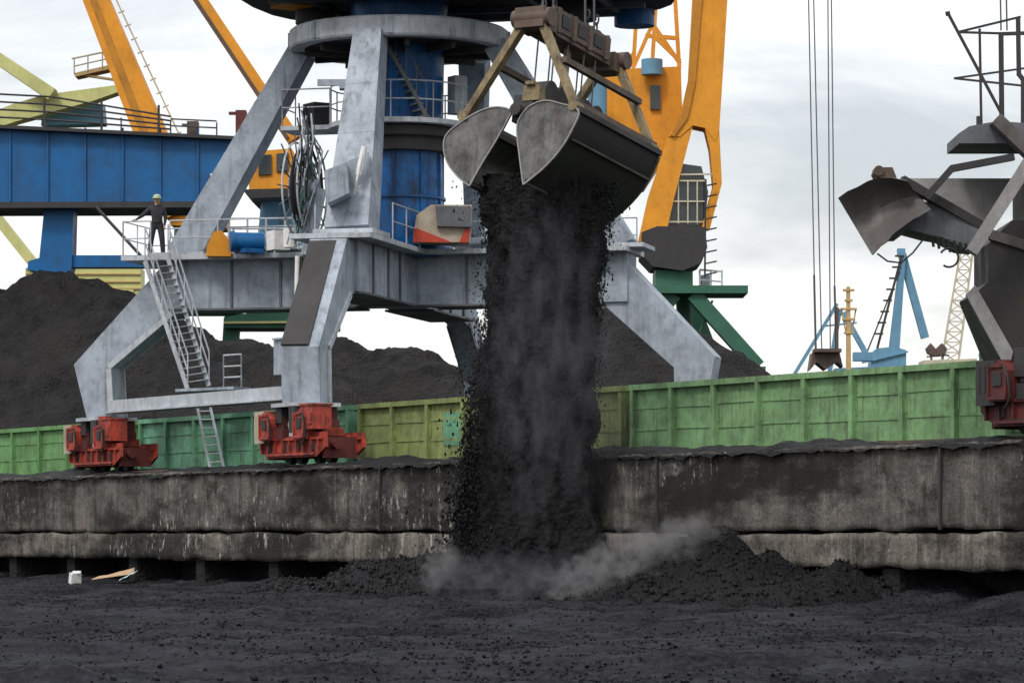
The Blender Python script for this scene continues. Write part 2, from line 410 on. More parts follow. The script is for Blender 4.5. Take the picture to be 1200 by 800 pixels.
# ---- coal heaps
def heap(name, label, cones, Y0, half, mat, slope=.68, step=.22, base=DZ, amp=.55, sd=0, cut=None):
    cx = sum(c[0] for c in cones)/len(cones); cy = sum(c[1] for c in cones)/len(cones)
    xs = np.arange(cx-half, cx+half, step); ys = np.arange(cy-half*.8, cy+half*.8, step)
    X, Y = np.meshgrid(xs, ys); Z = np.full_like(X, -9.0)
    for (px, py, pz, rx) in cones:
        d = np.sqrt((X-px)**2*(1/rx**2) + (Y-py)**2)
        Z = np.maximum(Z, pz - slope*np.sqrt(d*d+1.0)+slope*.6)
    Z = Z + amp*fbm(X*.16, Y*.16, X*0, 6, 400+sd, .62) + .22*(.6-np.abs(fbm(X*.55, Y*.55, X*0, 4, 420+sd, .6))) + .12*fbm(X*1.6, Y*1.6, X*0, 3, 410+sd, .7)
    Z = np.maximum(Z, base-.25)
    o = gridmesh(name, X-cx, Y-cy, Z-base, mat); o.location = (cx, cy, base)
    return tag(o, label, 'coal heap', 'coal heaps behind the wagons')
def cone(px, py, Y, rx=1.0):
    p = P(px, py, Y); return (p.x, p.y, p.z, rx)
heap('coal_heap', 'tall dark coal heap at the far left under the blue bridge girder', [cone(70, 318, 142, 1.3), cone(-40, 322, 146, 1.4), cone(110, 335, 140)], 140, 26, M['heap'], sd=1)
heap('coal_heap', 'low coal heap seen through the grey portal behind its stairway', [cone(285, 395, 132, 1.3), cone(225, 385, 134, 1.2), cone(335, 398, 130, 1.1)], 130, 18, M['heap'], sd=2, amp=.4)
heap('coal_heap', 'lumpy two-topped coal heap between the near and the far leg of the grey crane', [cone(392, 385, 134, .9), cone(468, 397, 132, 1.0), cone(505, 410, 130)], 130, 18, M['heap'], sd=3, amp=.4)
heap('coal_heap', 'brownish coal heap behind the right leg of the grey crane', [cone(700, 352, 128, 1.1), cone(760, 368, 130, 1.0), cone(800, 392, 130, 1.0)], 130, 17, M['heap'], sd=4, amp=.35)

# ================================================================== MAIN CRANE
CR = Q(-6.35, 6.2, DZ+.14)
crane = thing('portal_crane', 'big grey portal crane with blue column, cross-shaped beam and red wheel bogies', 'crane', CR, ROTZ)
ZB = CR.z
def z(w): return w - ZB      # world height -> crane local
DIR = {'A': Vector((-1, -1, 0)).normalized(), 'B': Vector((1, -1, 0)).normalized(), 'C': Vector((1, 1, 0)).normalized(), 'D': Vector((-1, 1, 0)).normalized()}
def L(px, py, Y): return LOCM[crane.name].inverted() @ P(px, py, Y)
UPZ = Vector((0, 0, 1))
# cross beams (cross-shaped box girder)
mb = MB()
for a in 'AC':
    d = DIR[a]; mb.beam(d*.0 + UPZ*z(8.83), d*6.9 + UPZ*z(8.83), 1.25, 1.40)
for a in 'BD':
    d = DIR[a]; mb.beam(d*.62 + UPZ*z(8.83), d*6.3 + UPZ*z(8.83), 1.25, 1.396)
xb = part('cross_beam', mb, M['grey'], crane)
# stiffener ribs and bottom flange of the girder
mb = MB()
for a in 'ABCD':
    d = DIR[a]; n = Vector((-d.y, d.x, 0))
    for r in (2.2, 3.4, 4.9):
        for s in (-1, 1): mb.beam(d*r + n*s*.65 + UPZ*z(8.16), d*r + n*s*.65 + UPZ*z(9.5), .06, .07, up=d)
    mb.beam(d*1.1 + UPZ*z(8.10), d*6.2 + UPZ*z(8.10), 1.5, .06)
part('flange', mb, M['greydark'], xb)
# gallery plates on top of the arms
mb = MB()
for a, r1 in (('A', 8.1), ('C', 7.0)):
    d = DIR[a]; mb.beam(d*0 + UPZ*z(9.60), d*r1 + UPZ*z(9.60), 2.5, .14)
for a, r1 in (('B', 6.9), ('D', 6.6)):
    d = DIR[a]; mb.beam(d*1.25 + UPZ*z(9.60), d*r1 + UPZ*z(9.60), 2.3, .137)
gal = part('gallery_deck', mb, M['pale'], crane)
# legs, each one a mesh
for a in 'ABCD':
    d = DIR[a]; n = Vector((-d.y, d.x, 0)); mb = MB()
    w = .62 if a == 'D' else 1.05
    if a in 'AC':
        pol = [(5.7, 9.50), (7.0, 9.50), (9.85, 6.55), (9.45, 4.98), (8.62, 4.98), (8.72, 6.45), (6.7, 8.0), (5.9, 8.14)]
        if a == 'C': pol = [(5.4, 9.52), (6.6, 9.52), (9.40, 6.55), (9.10, 4.98), (8.27, 4.98), (8.22, 6.25), (6.2, 8.05), (5.6, 8.14)]
    else:
        pol = [(5.7, 9.50), (7.0, 9.50), (9.55, 6.45), (9.45, 4.98), (8.62, 4.98), (8.6, 6.35), (6.7, 8.0), (5.9, 8.14)]
    mb.prism([d*r + n*(-w/2) + UPZ*z(h) for r, h in pol], n*w)
    lg = part('leg', mb, M['grey'], crane)
    if a == 'C': dd = .38
    else: dd = 0
    m2 = MB()      # edge plates and base plate
    m2.box(d*(9.03-dd) + UPZ*z(4.93), (1.5, 1.3, .10), Matrix.Rotation(0, 3, 'Z'))
    for s in ((-1, 1) if a != 'C' else ()):
        m2.beam(d*8.66 + n*s*(w/2+.035) + UPZ*z(5.02), d*8.74 + n*s*(w/2+.035) + UPZ*z(6.4), .16, .06, up=n)
        m2.beam(d*8.74 + n*s*(w/2+.035) + UPZ*z(6.46), d*6.75 + n*s*(w/2+.035) + UPZ*z(8.02), .16, .06, up=n)
    part('edge_plate', m2, M['greydark'] if a in 'D' else M['pale'], lg)
    # upper strut
    m3 = MB(); p0 = d*(6.55 if a in 'AC' else 6.0) + UPZ*z(9.66); p1 = d*2.95 + UPZ*z(15.6)
    if a == 'B': p0 = L(412, 276, 91.2)
    if a == 'D': p0, p1 = L(557, 288, 101.8), L(556, 70, 99.4)
    m3.beam(p0, p1, 1.25 if a == 'B' else .8 if a != 'D' else .5, 1.1 if a == 'B' else 1.0 if a != 'D' else .45, .82, .66, up=d)
    st = part('strut', m3, M['grey'], crane)
    m4 = MB()
    for f in (.22, .47, .72):
        q = p0.lerp(p1, f); wd = (1.25 if a == 'B' else .8 if a != 'D' else .5); hd = (1.1 if a == 'B' else 1.0 if a != 'D' else .45)
        ax = (p1-p0).normalized(); m9 = MB(); m9.beam(q-ax*.03, q+ax*.03, wd+(.82-wd)*f+.016, hd+(.66-hd)*f+.016, up=d); part('weld_band', m9, M['grey'], st)
    m4.box(p0 + UPZ*.06, (1.7, 1.7, .12), Matrix.Rotation(R(45), 3, 'Z'))
    part('foot_plate', m4, M['pale'], st)
# lower tie beams along the rails
for s in (-1, 1):
    mb = MB(); y = s*6.38
    mb.box((0, y, z(5.30)), (11.6, .42, .34)); mb.box((0, y, z(5.12)), (11.7, .60, .05)); 
    part('tie_beam', mb, M['pale'] if s < 0 else M['grey'], crane)
# ring
mb = MB(); mb.lathe((0, 0, z(15.55)), [(2.75, 0), (3.14, 0), (3.18, .06), (3.18, .52), (3.10, .58), (2.3, .58), (2.3, .45), (2.75, .42)], 64, True)
ring = part('ring_beam', mb, M['pale'], crane)
mb = MB(); mb.lathe((0, 0, z(15.50)), [(1.4, .1), (2.74, .1), (2.74, .35), (1.4, .35)], 48, True)
for k in range(12):
    t = 2*math.pi*k/12 + .1; d = Vector((math.cos(t), math.sin(t), 0)); mb.beam(d*1.42 + UPZ*z(15.45), d*2.7 + UPZ*z(15.45), .12, .22)
part('ring_web', mb, M['iron'], ring)
for k in range(8):
    t = 2*math.pi*k/8+.2; d = Vector((math.cos(t), math.sin(t), 0)); mb = MB(); mb.beam(d*3.2 + UPZ*z(15.6), d*3.2 + UPZ*z(16.08), .14, .06, up=d)
    part('flange_joint', mb, M['grey'], ring)
# column
mb = MB(); mb.lathe((0, 0, 0), [(1.6, z(9.5)), (1.6, z(9.8)), (1.30, z(10.1)), (1.25, z(12.6)), (1.25, z(13.4)), (1.28, z(13.5)), (1.32, z(16.2)), (1.5, z(17.2))], 36)
colm = part('column', mb, M['colblue'], crane)
mb = MB()
for k in range(10):
    t = 2*math.pi*k/10; d = Vector((math.cos(t), math.sin(t), 0))
    mb.beam(d*1.28 + UPZ*z(10.1), d*1.28 + UPZ*z(12.5), .05, .10, up=d)
mb.lathe((0, 0, z(11.2)), [(1.24, 0), (1.36, 0), (1.36, .07), (1.24, .07)], 36, True)
part('column_rib', mb, M['colblue'], colm)
# turntable drum and mid platform
mb = MB(); mb.lathe((0, 0, 0), [(1.2, z(12.55)), (1.5, z(12.55)), (1.5, z(12.9)), (1.72, z(12.95)), (1.72, z(13.22)), (1.2, z(13.22))], 36, True)
part('slewing_drum', mb, M['iron'], crane)
mb = MB(); mb.lathe((0, 0, 0), [(1.27, z(13.26)), (2.05, z(13.26)), (2.05, z(13.40)), (1.27, z(13.40))], 28, True)
d = DIR['A']; mb.beam(d*1.6 + UPZ*z(13.33), d*3.4 + UPZ*z(13.33), 1.3, .13)
plat = part('platform', mb, M['pale'], crane)
def ringrail(mb, r, z0, h=1.05, n=20, a0=0, a1=2*math.pi, rr=.022):
    pts = [Vector((r*math.cos(a0+(a1-a0)*k/n), r*math.sin(a0+(a1-a0)*k/n), 0)) for k in range(n+1)]
    for f in (1.0, .5): mb.tube([p + UPZ*(z0+h*f) for p in pts], rr, 5)
    for p in pts[::2]: mb.cyl(p + UPZ*z0, p + UPZ*(z0+h), rr, n=5)
def rail(mb, pts, h=1.05, step=1.3, rr=.022, mids=(1.0, .5), up=UPZ):
    pts = [Vector(p) for p in pts]
    for f in mids: mb.tube([p + up*h*f for p in pts], rr, 5)
    for a, b in zip(pts, pts[1:]):
        n = max(1, int(round((b-a).length/step)))
        for k in range(n + 1): 
            p = a.lerp(b, k/n); mb.cyl(p, p + up*h, rr, n=5)
mb = MB(); ringrail(mb, 2.0, z(13.4)); part('railing', mb, M['pale'], plat)
mb = MB()
for k in range(9):
    t = -.9 + k*.13
# inner stair that winds up the column to the ring
mb = MB(); N = 13
for k in range(N):
    t = R(-6 - k*2.9); r = 1.66; hz = z(13.45) + k*.175
    c = Vector((r*math.cos(t), r*math.sin(t), hz)); mb.box(c, (.6, .22, .05), Matrix.Rotation(t, 3, 'Z'))
pts = [Vector((1.97*math.cos(R(-6-k*2.9)), 1.97*math.sin(R(-6-k*2.9)), z(13.42)+k*.175)) for k in range(N)]
mb.tube(pts, .06, 6); mb.tube([p + UPZ*.9 for p in pts], .02, 5)
for p in pts[::3]: mb.cyl(p, p + UPZ*.9, .018, n=5)
part('stair', mb, M['greydark'], crane)
# cabinets on the mid platform
mb = MB(); d = DIR['A']; mb.box(d*2.5 + UPZ*z(13.75) , (.7, .55, .7)); part('cabinet', mb, M['iron'], crane)
mb = MB(); mb.box(L(536, 112, 96.5), (.45, .4, 1.1)); part('cabinet', mb, M['pale'], crane)
mb = MB(); rail(mb, [d*3.35 + Vector((.45, -.45, z(13.4))), d*3.35 + Vector((-.45, .45, z(13.4)))]); mb2 = mb
rail(mb, [d*1.9 + Vector((.45, -.45, z(13.4))), d*3.35 + Vector((.45, -.45, z(13.4)))]); part('railing', mb, M['pale'], plat)
mb = MB(); mb.beam(L(372, 97, 94), L(410, 97, 94), .12, .18); mb.beam(L(398, 103, 93.2), L(433, 103, 93.2), .5, .1)
part('bracket', mb, M['grey'], crane)
# rotating upper works (its underside fills the top of the picture)
up = MB()
pol = []
for k in range(28):
    t = 2*math.pi*k/28; r = 1.0
    x = math.copysign(abs(math.cos(t))**.6, math.cos(t))*6.2; y = math.copysign(abs(math.sin(t))**.7, math.sin(t))*4.4
    pol.append((x, y))
rotu = math.atan2(DIR['C'].y, DIR['C'].x)
rc, rs = math.cos(rotu), math.sin(rotu)
def RL(x, y, zz): x += 1.75; zz -= .22; return Vector((x*rc - y*rs, x*rs + y*rc, zz))
up.prism([RL(x, y, z(17.2)) for x, y in pol], UPZ*.9)
rot = part('slewing_platform', up, M['iron'], crane)
mb = MB(); mb.prism([RL(x, y, z(18.1)) for x, y in ((-5.6, -2.6), (4.5, -2.6), (4.5, 2.8), (-5.6, 2.8))], UPZ*3.2); part('machine_house', mb, M['yellow'], rot)
mb = MB()
for y in (-3, -1.6, 1.6, 3): mb.beam(RL(-5.2, y, z(17.11)), RL(5.2, y, z(17.11)), .22, .18)
for x in (-4, -2, 2.2, 4.2): mb.beam(RL(x, -3.6, z(17.12)), RL(x, 3.6, z(17.12)), .2, .14)
part('underframe', mb, M['greydark'], rot)
mb = MB(); mb.box(L(343, -2, 97.0), (1.1, .9, .55)); part('counterweight', mb, M['yellow'], rot)
for x, y, q in ((3.0, 1.4, .8), (4.6, 3.0, .6), (-4.4, .4, .6)):
    mb = MB(); mb.cyl(RL(x, y, z(16.7)), RL(x, y, z(17.2)), q); part('slewing_motor', mb, M['colblue'] if x > 4 else M['iron'], rot)
# jib reaching over the coal floor to carry the grab (above the frame)
GR = P(655, 20, 74.3)
mb = MB(); a = LOCM[crane.name].inverted() @ Vector((GR.x, GR.y, 31.0)); b = RL(-1, -2.0, z(21.0))
mb.beam(b + Vector((0, 0, 0)), a, 1.6, 1.6, .7, .7); mb.box(a + UPZ*-.2, (1.0, 1.0, .9)); part('jib', mb, M['yellow'], crane)

# bogies
def bogie(parent, loc, full=True, mats=('red', 'reddark')):
    a, b = M[mats[0]], M[mats[1]]; loc = Vector(loc)
    def bp(nm, mb, mt, pr):
        for v in mb.v: v.x = loc.x + (v.x-loc.x)*.74
        return part(nm, mb, mt, pr)
    mb = MB(); mb.box(loc + Vector((0, 0, 1.32)), (1.5, .95, .36)); mb.box(loc + Vector((0, 0, .98)), (2.5, .7, .34))
    mb.cyl(loc + Vector((0, -.55, 1.12)), loc + Vector((0, .55, 1.12)), .22)
    fr = bp('bogie', mb, b, parent)
    for s in (-1, 1):
        m2 = MB(); c = loc + Vector((s*1.12, 0, 0))
        m2.box(c + Vector((0, -.36, .52)), (1.7, .10, .42)); m2.box(c + Vector((0, .36, .52)), (1.7, .10, .42))
        m2.box(c + Vector((0, 0, .82)), (1.1, .62, .22)); m2.box(c + Vector((s*.9, 0, .50)), (.12, .80, .36))
        for k in (-.55, 0, .55): m2.box(c + Vector((k, -.425, .52)), (.07, .05, .40))
        bp('truck', m2, a, fr)
        for w in (-.42, .42):
            m3 = MB(); m3.cyl(c + Vector((w, -.10, .33)), c + Vector((w, .10, .33)), .33, n=18); m3.cyl(c + Vector((w, -.44, .36)), c + Vector((w, -.36, .36)), .14, n=10)
            bp('wheel', m3, M['iron'], fr)
        m4 = MB(); q = c + Vector((s*.22, -.70, .98))
        m4.prism([q + Vector((x, .22, h)) for x, h in ((-.32, -.36), (.30, -.36), (.34, -.1), (.34, .22), (.22, .36), (-.20, .36), (-.32, .25))], (0, -.42, 0))
        m4.box(q + Vector((0, -.22, -.30)), (.72, .05, .06)); m4.box(q + Vector((0, -.22, .30)), (.46, .05, .05)); m4.box(q + Vector((-.31, -.1, 0)), (.05, .30, .66))
        m4.cyl(q + Vector((.02, .0, .36)), q + Vector((.02, 0, .36 + (.26 if s > 0 and loc.x < 0 else .06))), .19, n=14)
        dm = bp('drive_motor', m4, a, fr)
        m8 = MB(); m8.box(q + Vector((.02, -.205, .06)), (.34, .06, .26)); bp('hollow_shade', m8, M['iron'], fr)  # dark inset stands in for a shaded hollow, then the motor cable
        m8 = MB(); m8.tube([q + Vector((.25, -.2, .3)), q + Vector((.45, -.22, .1)), q + Vector((.5, -.2, -.3)), q + Vector((.3, -.2, -.5))], .03, 5); bp('cable', m8, M['black'], fr)
        m8 = MB(); m8.box(c + Vector((-s*.45, -.55, .80)), (.5, .3, .30)); m8.box(c + Vector((-s*.45, -.50, 1.1)), (.35, .3, .25)); bp('brake_box', m8, b, fr)
        m8 = MB(); m8.box(c + Vector((s*.55, -.46, .30)), (.3, .08, .22)); m8.box(c + Vector((-s*.5, -.46, .28)), (.24, .08, .2)); m8.box(c + Vector((s*.2, -.60, .24)), (.9, .06, .10)); bp('foot_step', m8, M['iron'], fr)
        m5 = MB(); m5.box(c + Vector((s*1.05, 0, .40)), (.10, 1.0, .55)); m5.cyl(c + Vector((s*1.08, -.2, .48)), c + Vector((s*1.38, -.2, .48)), .12, n=10)
        bp('buffer', m5, b if s > 0 else a, fr)
    for y in (-.60, .52):
        mf = MB(); mf.prism([loc + Vector((x, y, h)) for x, h in ((-2.55, .80), (-1.2, .80), (-1.1, .70), (1.1, .70), (1.2, .80), (2.55, .80), (2.6, .40), (1.9, .16), (-1.9, .16), (-2.5, .45))], (0, .08, 0))
        mf.box(loc + Vector((0, y-.03, .24)), (3.7, .10, .06)); mf.box(loc + Vector((0, y-.03, .64)), (4.9, .10, .06))
        for k in range(9): mf.box(loc + Vector((-2.2+.55*k, y-.04, .45)), (.06, .09, .34))
        bp('side_frame', mf, a, fr)
        if y < 0:
            for k in (-1.65, -.55, .55, 1.65): mh = MB(); mh.box(loc + Vector((k, y-.012, .44)), (.30, .05, .22)); bp('opening_shade', mh, M['iron'], fr)  # dark boxes stand in for shaded holes in the frame
    mg = MB(); mg.box(loc + Vector((1.75, -.55, 1.18)), (.95, .55, .62)); mg.box(loc + Vector((1.75, -.55, 1.51)), (1.02, .62, .05)); mg.box(loc + Vector((2.0, -.84, 1.15)), (.3, .04, .3)); bp('motor_cover', mg, a, fr)
    mg = MB(); mg.box(loc + Vector((.75, -.62, 1.15)), (.5, .5, .7)); bp('gear_housing', mg, M['iron'], fr); mg = MB(); mg.box(loc + Vector((-.75, -.45, 1.35)), (.5, .5, .55)); bp('gear_housing', mg, M['iron'], fr)
    m6 = MB(); m6.box(loc + Vector((-.05, -.52, 1.02)), (.5, .06, .6)); m6.cyl(loc + Vector((-.05, -.62, 1.02)), loc + Vector((-.05, -.54, 1.02)), .15, n=16)
    bp('gear_case', m6, M['pale'] if full else a, fr)
    m7 = MB(); m7.box(loc + Vector((-1.95, -.80, .98)), (.75, .05, .85)); 
    for k in (-.22, 0, .22): m7.box(loc + Vector((-1.95+k, -.83, 1.05)), (.05, .03, .5))
    bp('guard_panel', m7, M['beige'] if full else b, fr)
    return fr
for (x, y) in ((-6.35, -6.2), (6.35, -6.2), (6.35, 6.2), (-6.35, 6.2)): bogie(crane, (x, y, 0))

# electrical box on the near leg, white pipe, cabling
mb = MB(); mb.box(L(342, 418, 88.3), (.75, .7, .95)); mb.box(L(342, 397, 88.2), (.82, .76, .05)); part('cabinet', mb, M['grey'], crane)
mb = MB(); mb.cyl(L(349, 300, 91.5), L(347, 392, 91.5), .075); part('pipe', mb, M['white'], crane)
mb = MB()
mb.prism([L(356, 300, 89.7), L(398, 292, 89.7), L(384, 395, 88.3), L(352, 398, 88.3)], LOCM[crane.name].inverted().to_3x3() @ Vector((0, .1, 0)))
d = DIR['B']; n = Vector((-d.y, d.x, 0)); sd_ = n if (LOCM[crane.name].to_3x3() @ n).x < 0 else -n
mb.v = []; mb.f = []; mb.beam(d*7.02 + UPZ*z(9.44) + sd_*.14 + d*.02, d*9.56 + UPZ*z(6.50) + sd_*.14 + d*.02, .76, .05, up=d)
part('leg_dust_plate', mb, M['iron'], crane)  # added dark sheet for the coal-dusted slope of the near leg
# stair from gallery down to landing
mb = MB(); rl = MB()
s0, s1 = L(170, 306, 96.4), L(220, 456, 96.1); t0, t1 = L(197, 303, 96.9), L(245, 452, 96.6)
mb.beam(s0, s1, .05, .13); mb.beam(t0, t1, .05, .13)
for k in range(1, 19):
    f = k/19; a = s0.lerp(s1, f); b = t0.lerp(t1, f); mb.beam(a, b, .17, .02)
stw = part('stairway', mb, M['pale'], crane)
for a, b in ((s0, s1), (t0, t1)):
    for hgt in (1.0, .55): rl.tube([a + UPZ*hgt + UPZ*.0, b + UPZ*hgt], .025, 5)
    for k in range(6): q = a.lerp(b, k/5); rl.cyl(q, q + UPZ*1.0, .02, n=5)
part('handrail', rl, M['pale'], stw)
mb = MB(); l0 = L(216, 458, 96.2); l1 = L(284, 455, 95.2); mb.beam(l0, l1, .9, .08); part('landing', mb, M['grey'], stw)
mb = MB(); c0 = L(262, 455, 95.3); c1 = L(283, 454, 95.0); off = L(262, 455, 96.0) - c0
rail(mb, [c0, c1, c1 + off, c0 + off, c0], h=.95, step=.5, mids=(1, .66, .33)); part('cage_railing', mb, M['pale'], stw)
# ladder from the landing down to the deck
mb = MB(); a0 = L(228, 462, 95.4); a1 = L(247, 552, 94.6); b0 = L(243, 462, 95.0); b1 = L(263, 550, 94.2)
mb.beam(a0, a1, .05, .07); mb.beam(b0, b1, .05, .07)
for k in range(1, 9): mb.cyl(a0.lerp(a1, k/9), b0.lerp(b1, k/9), .02, n=5)
part('ladder', mb, M['pale'], crane)
# gallery railings
mb = MB()
d = DIR['A']; n = Vector((-d.y, d.x, 0)); zt = z(9.67)
pa = [d*8.05 - n*1.2*0 + n*1.18 + UPZ*zt, d*8.05 - n*.2 + UPZ*zt]
near = n if (LOCM[crane.name].to_3x3() @ n).y < 0 else -n
rail(mb, [d*2.2 + near*1.2 + UPZ*zt, d*6.6 + near*1.2 + UPZ*zt], 1.0)
rail(mb, [d*7.2 + near*1.2 + UPZ*zt, d*8.05 + near*1.2 + UPZ*zt, d*8.05 - near*1.2 + UPZ*zt, d*1.6 - near*1.2 + UPZ*zt], 1.0)
dC = DIR['C']; rail(mb, [dC*1.2 - near*1.2 + UPZ*zt, dC*6.8 - near*1.2 + UPZ*zt], 1.0)
dB = DIR['B']; nB = Vector((-dB.y, dB.x, 0))
for s in (-1, 1): rail(mb, [dB*1.8 + nB*s*1.12 + UPZ*zt, dB*4.6 + nB*s*1.12 + UPZ*zt], 1.0)
part('railing', mb, M['pale'], gal)
mb = MB(); mb.cyl(L(112, 242, 99), L(168, 303, 98.6), .05, n=6); part('stay_rod', mb, M['iron'], crane)
mb = MB(); rd = LOCM[crane.name].inverted().to_3x3() @ Vector((1, .2, 0)); rd.normalize()
c = L(292, 283, 96.0); mb.cyl(c - rd*.42, c + rd*.42, .26, n=20); mb.cyl(c - rd*.55, c - rd*.42, .30, n=20); mb.box(c - UPZ*.28, (.7, .6, .12)); part('winch_motor', mb, M['blue'], crane)
mb = MB(); c = L(257, 300, 96.3); mb.prism([c + rd*x + UPZ*h for x, h in ((-.38, 0), (.34, 0), (.30, .45), (.05, .75), (-.16, .70), (-.36, .3))], LOCM[crane.name].inverted().to_3x3() @ Vector((0, .5, 0))); part('machine_cover', mb, M['yellow'], crane)
mb = MB(); mb.box(L(326, 282, 95.6), (.5, .5, .55)); mb.cyl(L(340, 290, 95), L(340, 268, 95), .2); part('cabinet', mb, M['white'], crane)
# beige and red machine on the right-hand gallery
mb = MB(); inv = LOCM[crane.name].inverted().to_3x3(); dep = inv @ Vector((0, 1.0, 0))
mb.prism([L(x, y, 94.2) for x, y in ((484, 283), (550, 284), (553, 240), (505, 240), (488, 252))], dep*1.3)
mac = part('generator_case', mb, M['beige'], crane)
mb = MB(); mb.prism([L(x, y, 94.12) for x, y in ((484, 283.5), (512, 284), (530, 284), (485, 266))], dep*.08); mb.prism([L(x, y, 94.12) for x, y in ((538, 284), (548, 284), (552, 268), (545, 268))], dep*.08); part('red_panel', mb, M['redcase'], mac)
mb = MB(); mb.prism([L(x, y, 94.0) for x, y in ((510, 241), (552, 242), (552, 266), (512, 265))], dep*.2); part('radiator_panel', mb, M['greydark'], mac)
# grey block halfway up the near strut, hanging cable bundle
mb = MB(); mb.prism([L(x, y, 91.2) for x, y in ((380, 210), (405, 190), (432, 178), (436, 235), (428, 268), (384, 262))], dep*.25); part('strut_gusset', mb, M['grey'], crane)
mb = MB(); mb.prism([L(x, y, 90.0) for x, y in ((380, 200), (406, 190), (409, 226), (384, 238))], LOCM[crane.name].inverted().to_3x3() @ Vector((0, 1.5, 0))); part('gusset_block', mb, M['grey'], crane)  # block of the strut gusset, brought forward for a dark underside
mb = MB(); mb.tube([L(420, 195, 90.9), L(426, 172, 90.8), L(418, 212, 90.7), L(415, 228, 90.9)], .035, 6); mb.cyl(L(427, 172, 90.85), L(420, 205, 90.85), .09, n=8); part('hose', mb, M['white'], crane)
# cable reel
rc_ = L(357, 222, 94.0); reel_ax = (inv @ Vector((.965, -.26, 0))).normalized(); ra = reel_ax.cross(UPZ).normalized()
mb = MB()
def circ(r, off, n=40): return [rc_ + reel_ax*off + (ra*math.cos(2*math.pi*k/n) + UPZ*math.sin(2*math.pi*k/n))*r for k in range(n+1)]
for off in (-.22, .22): mb.tube(circ(1.32, off), .030, 6); mb.tube(circ(.75, off), .025, 5)
reel = part('cable_reel', mb, M['pale'], crane)
mb = MB()
for off in (-.22, .22):
    for k in range(16):
        t = 2*math.pi*k/16; e = ra*math.cos(t) + UPZ*math.sin(t); mb.cyl(rc_ + reel_ax*off*.6, rc_ + reel_ax*off*1.35 + e*(1.35 + .45*random.random()), .022, n=5)
part('spoke', mb, M['greydark'], reel)
mb = MB()
for k in range(7): mb.tube(circ(.70+.07*k, -.1 + .2*random.random()), .035, 6)
part('cable_coil', mb, M['black'], reel)
mb = MB(); mb.cyl(rc_ - reel_ax*.4, rc_ + reel_ax*.4, .28, n=18); mb.beam(rc_ - UPZ*0 + reel_ax*.45, L(360, 300, 93.6), .25, .3); part('reel_hub', mb, M['grey'], reel)
for mat_, cnt in (('pale', 12), ('black', 7), ('portgreen', 4)):
    mb = MB()
    for k in range(cnt):
        a = rc_ + UPZ*(1.5*random.random()+.9) + ra*random.uniform(-.7, .7); b = rc_ - UPZ*random.uniform(.6, 1.75) + ra*random.uniform(-.7, .7)
        o1 = ra*random.uniform(-.9, .9) + reel_ax*random.uniform(-.2, .5); o2 = ra*random.uniform(-.9, .9) + reel_ax*random.uniform(-.2, .5)
        q = [a, a.lerp(b, .25) + o1*.8, a.lerp(b, .5) + (o1+o2)*.5, a.lerp(b, .75) + o2*.8, b]
        mb.tube([q[0]] + [q[n].lerp(q[n+1], f) if f == .5 else q[n+1] for n in range(4) for f in (.5, 1)], .024, 5)
    part('loose_cable', mb, M[mat_], reel)
mb = MB()
for k in range(5): mb.tube([L(352+k*2, 300, 91.3), L(350+k*2.5, 340, 91.2), L(344+k*3, 395+4*k, 89.5)], .02, 5)
part('cable_run', mb, M['black'], crane)

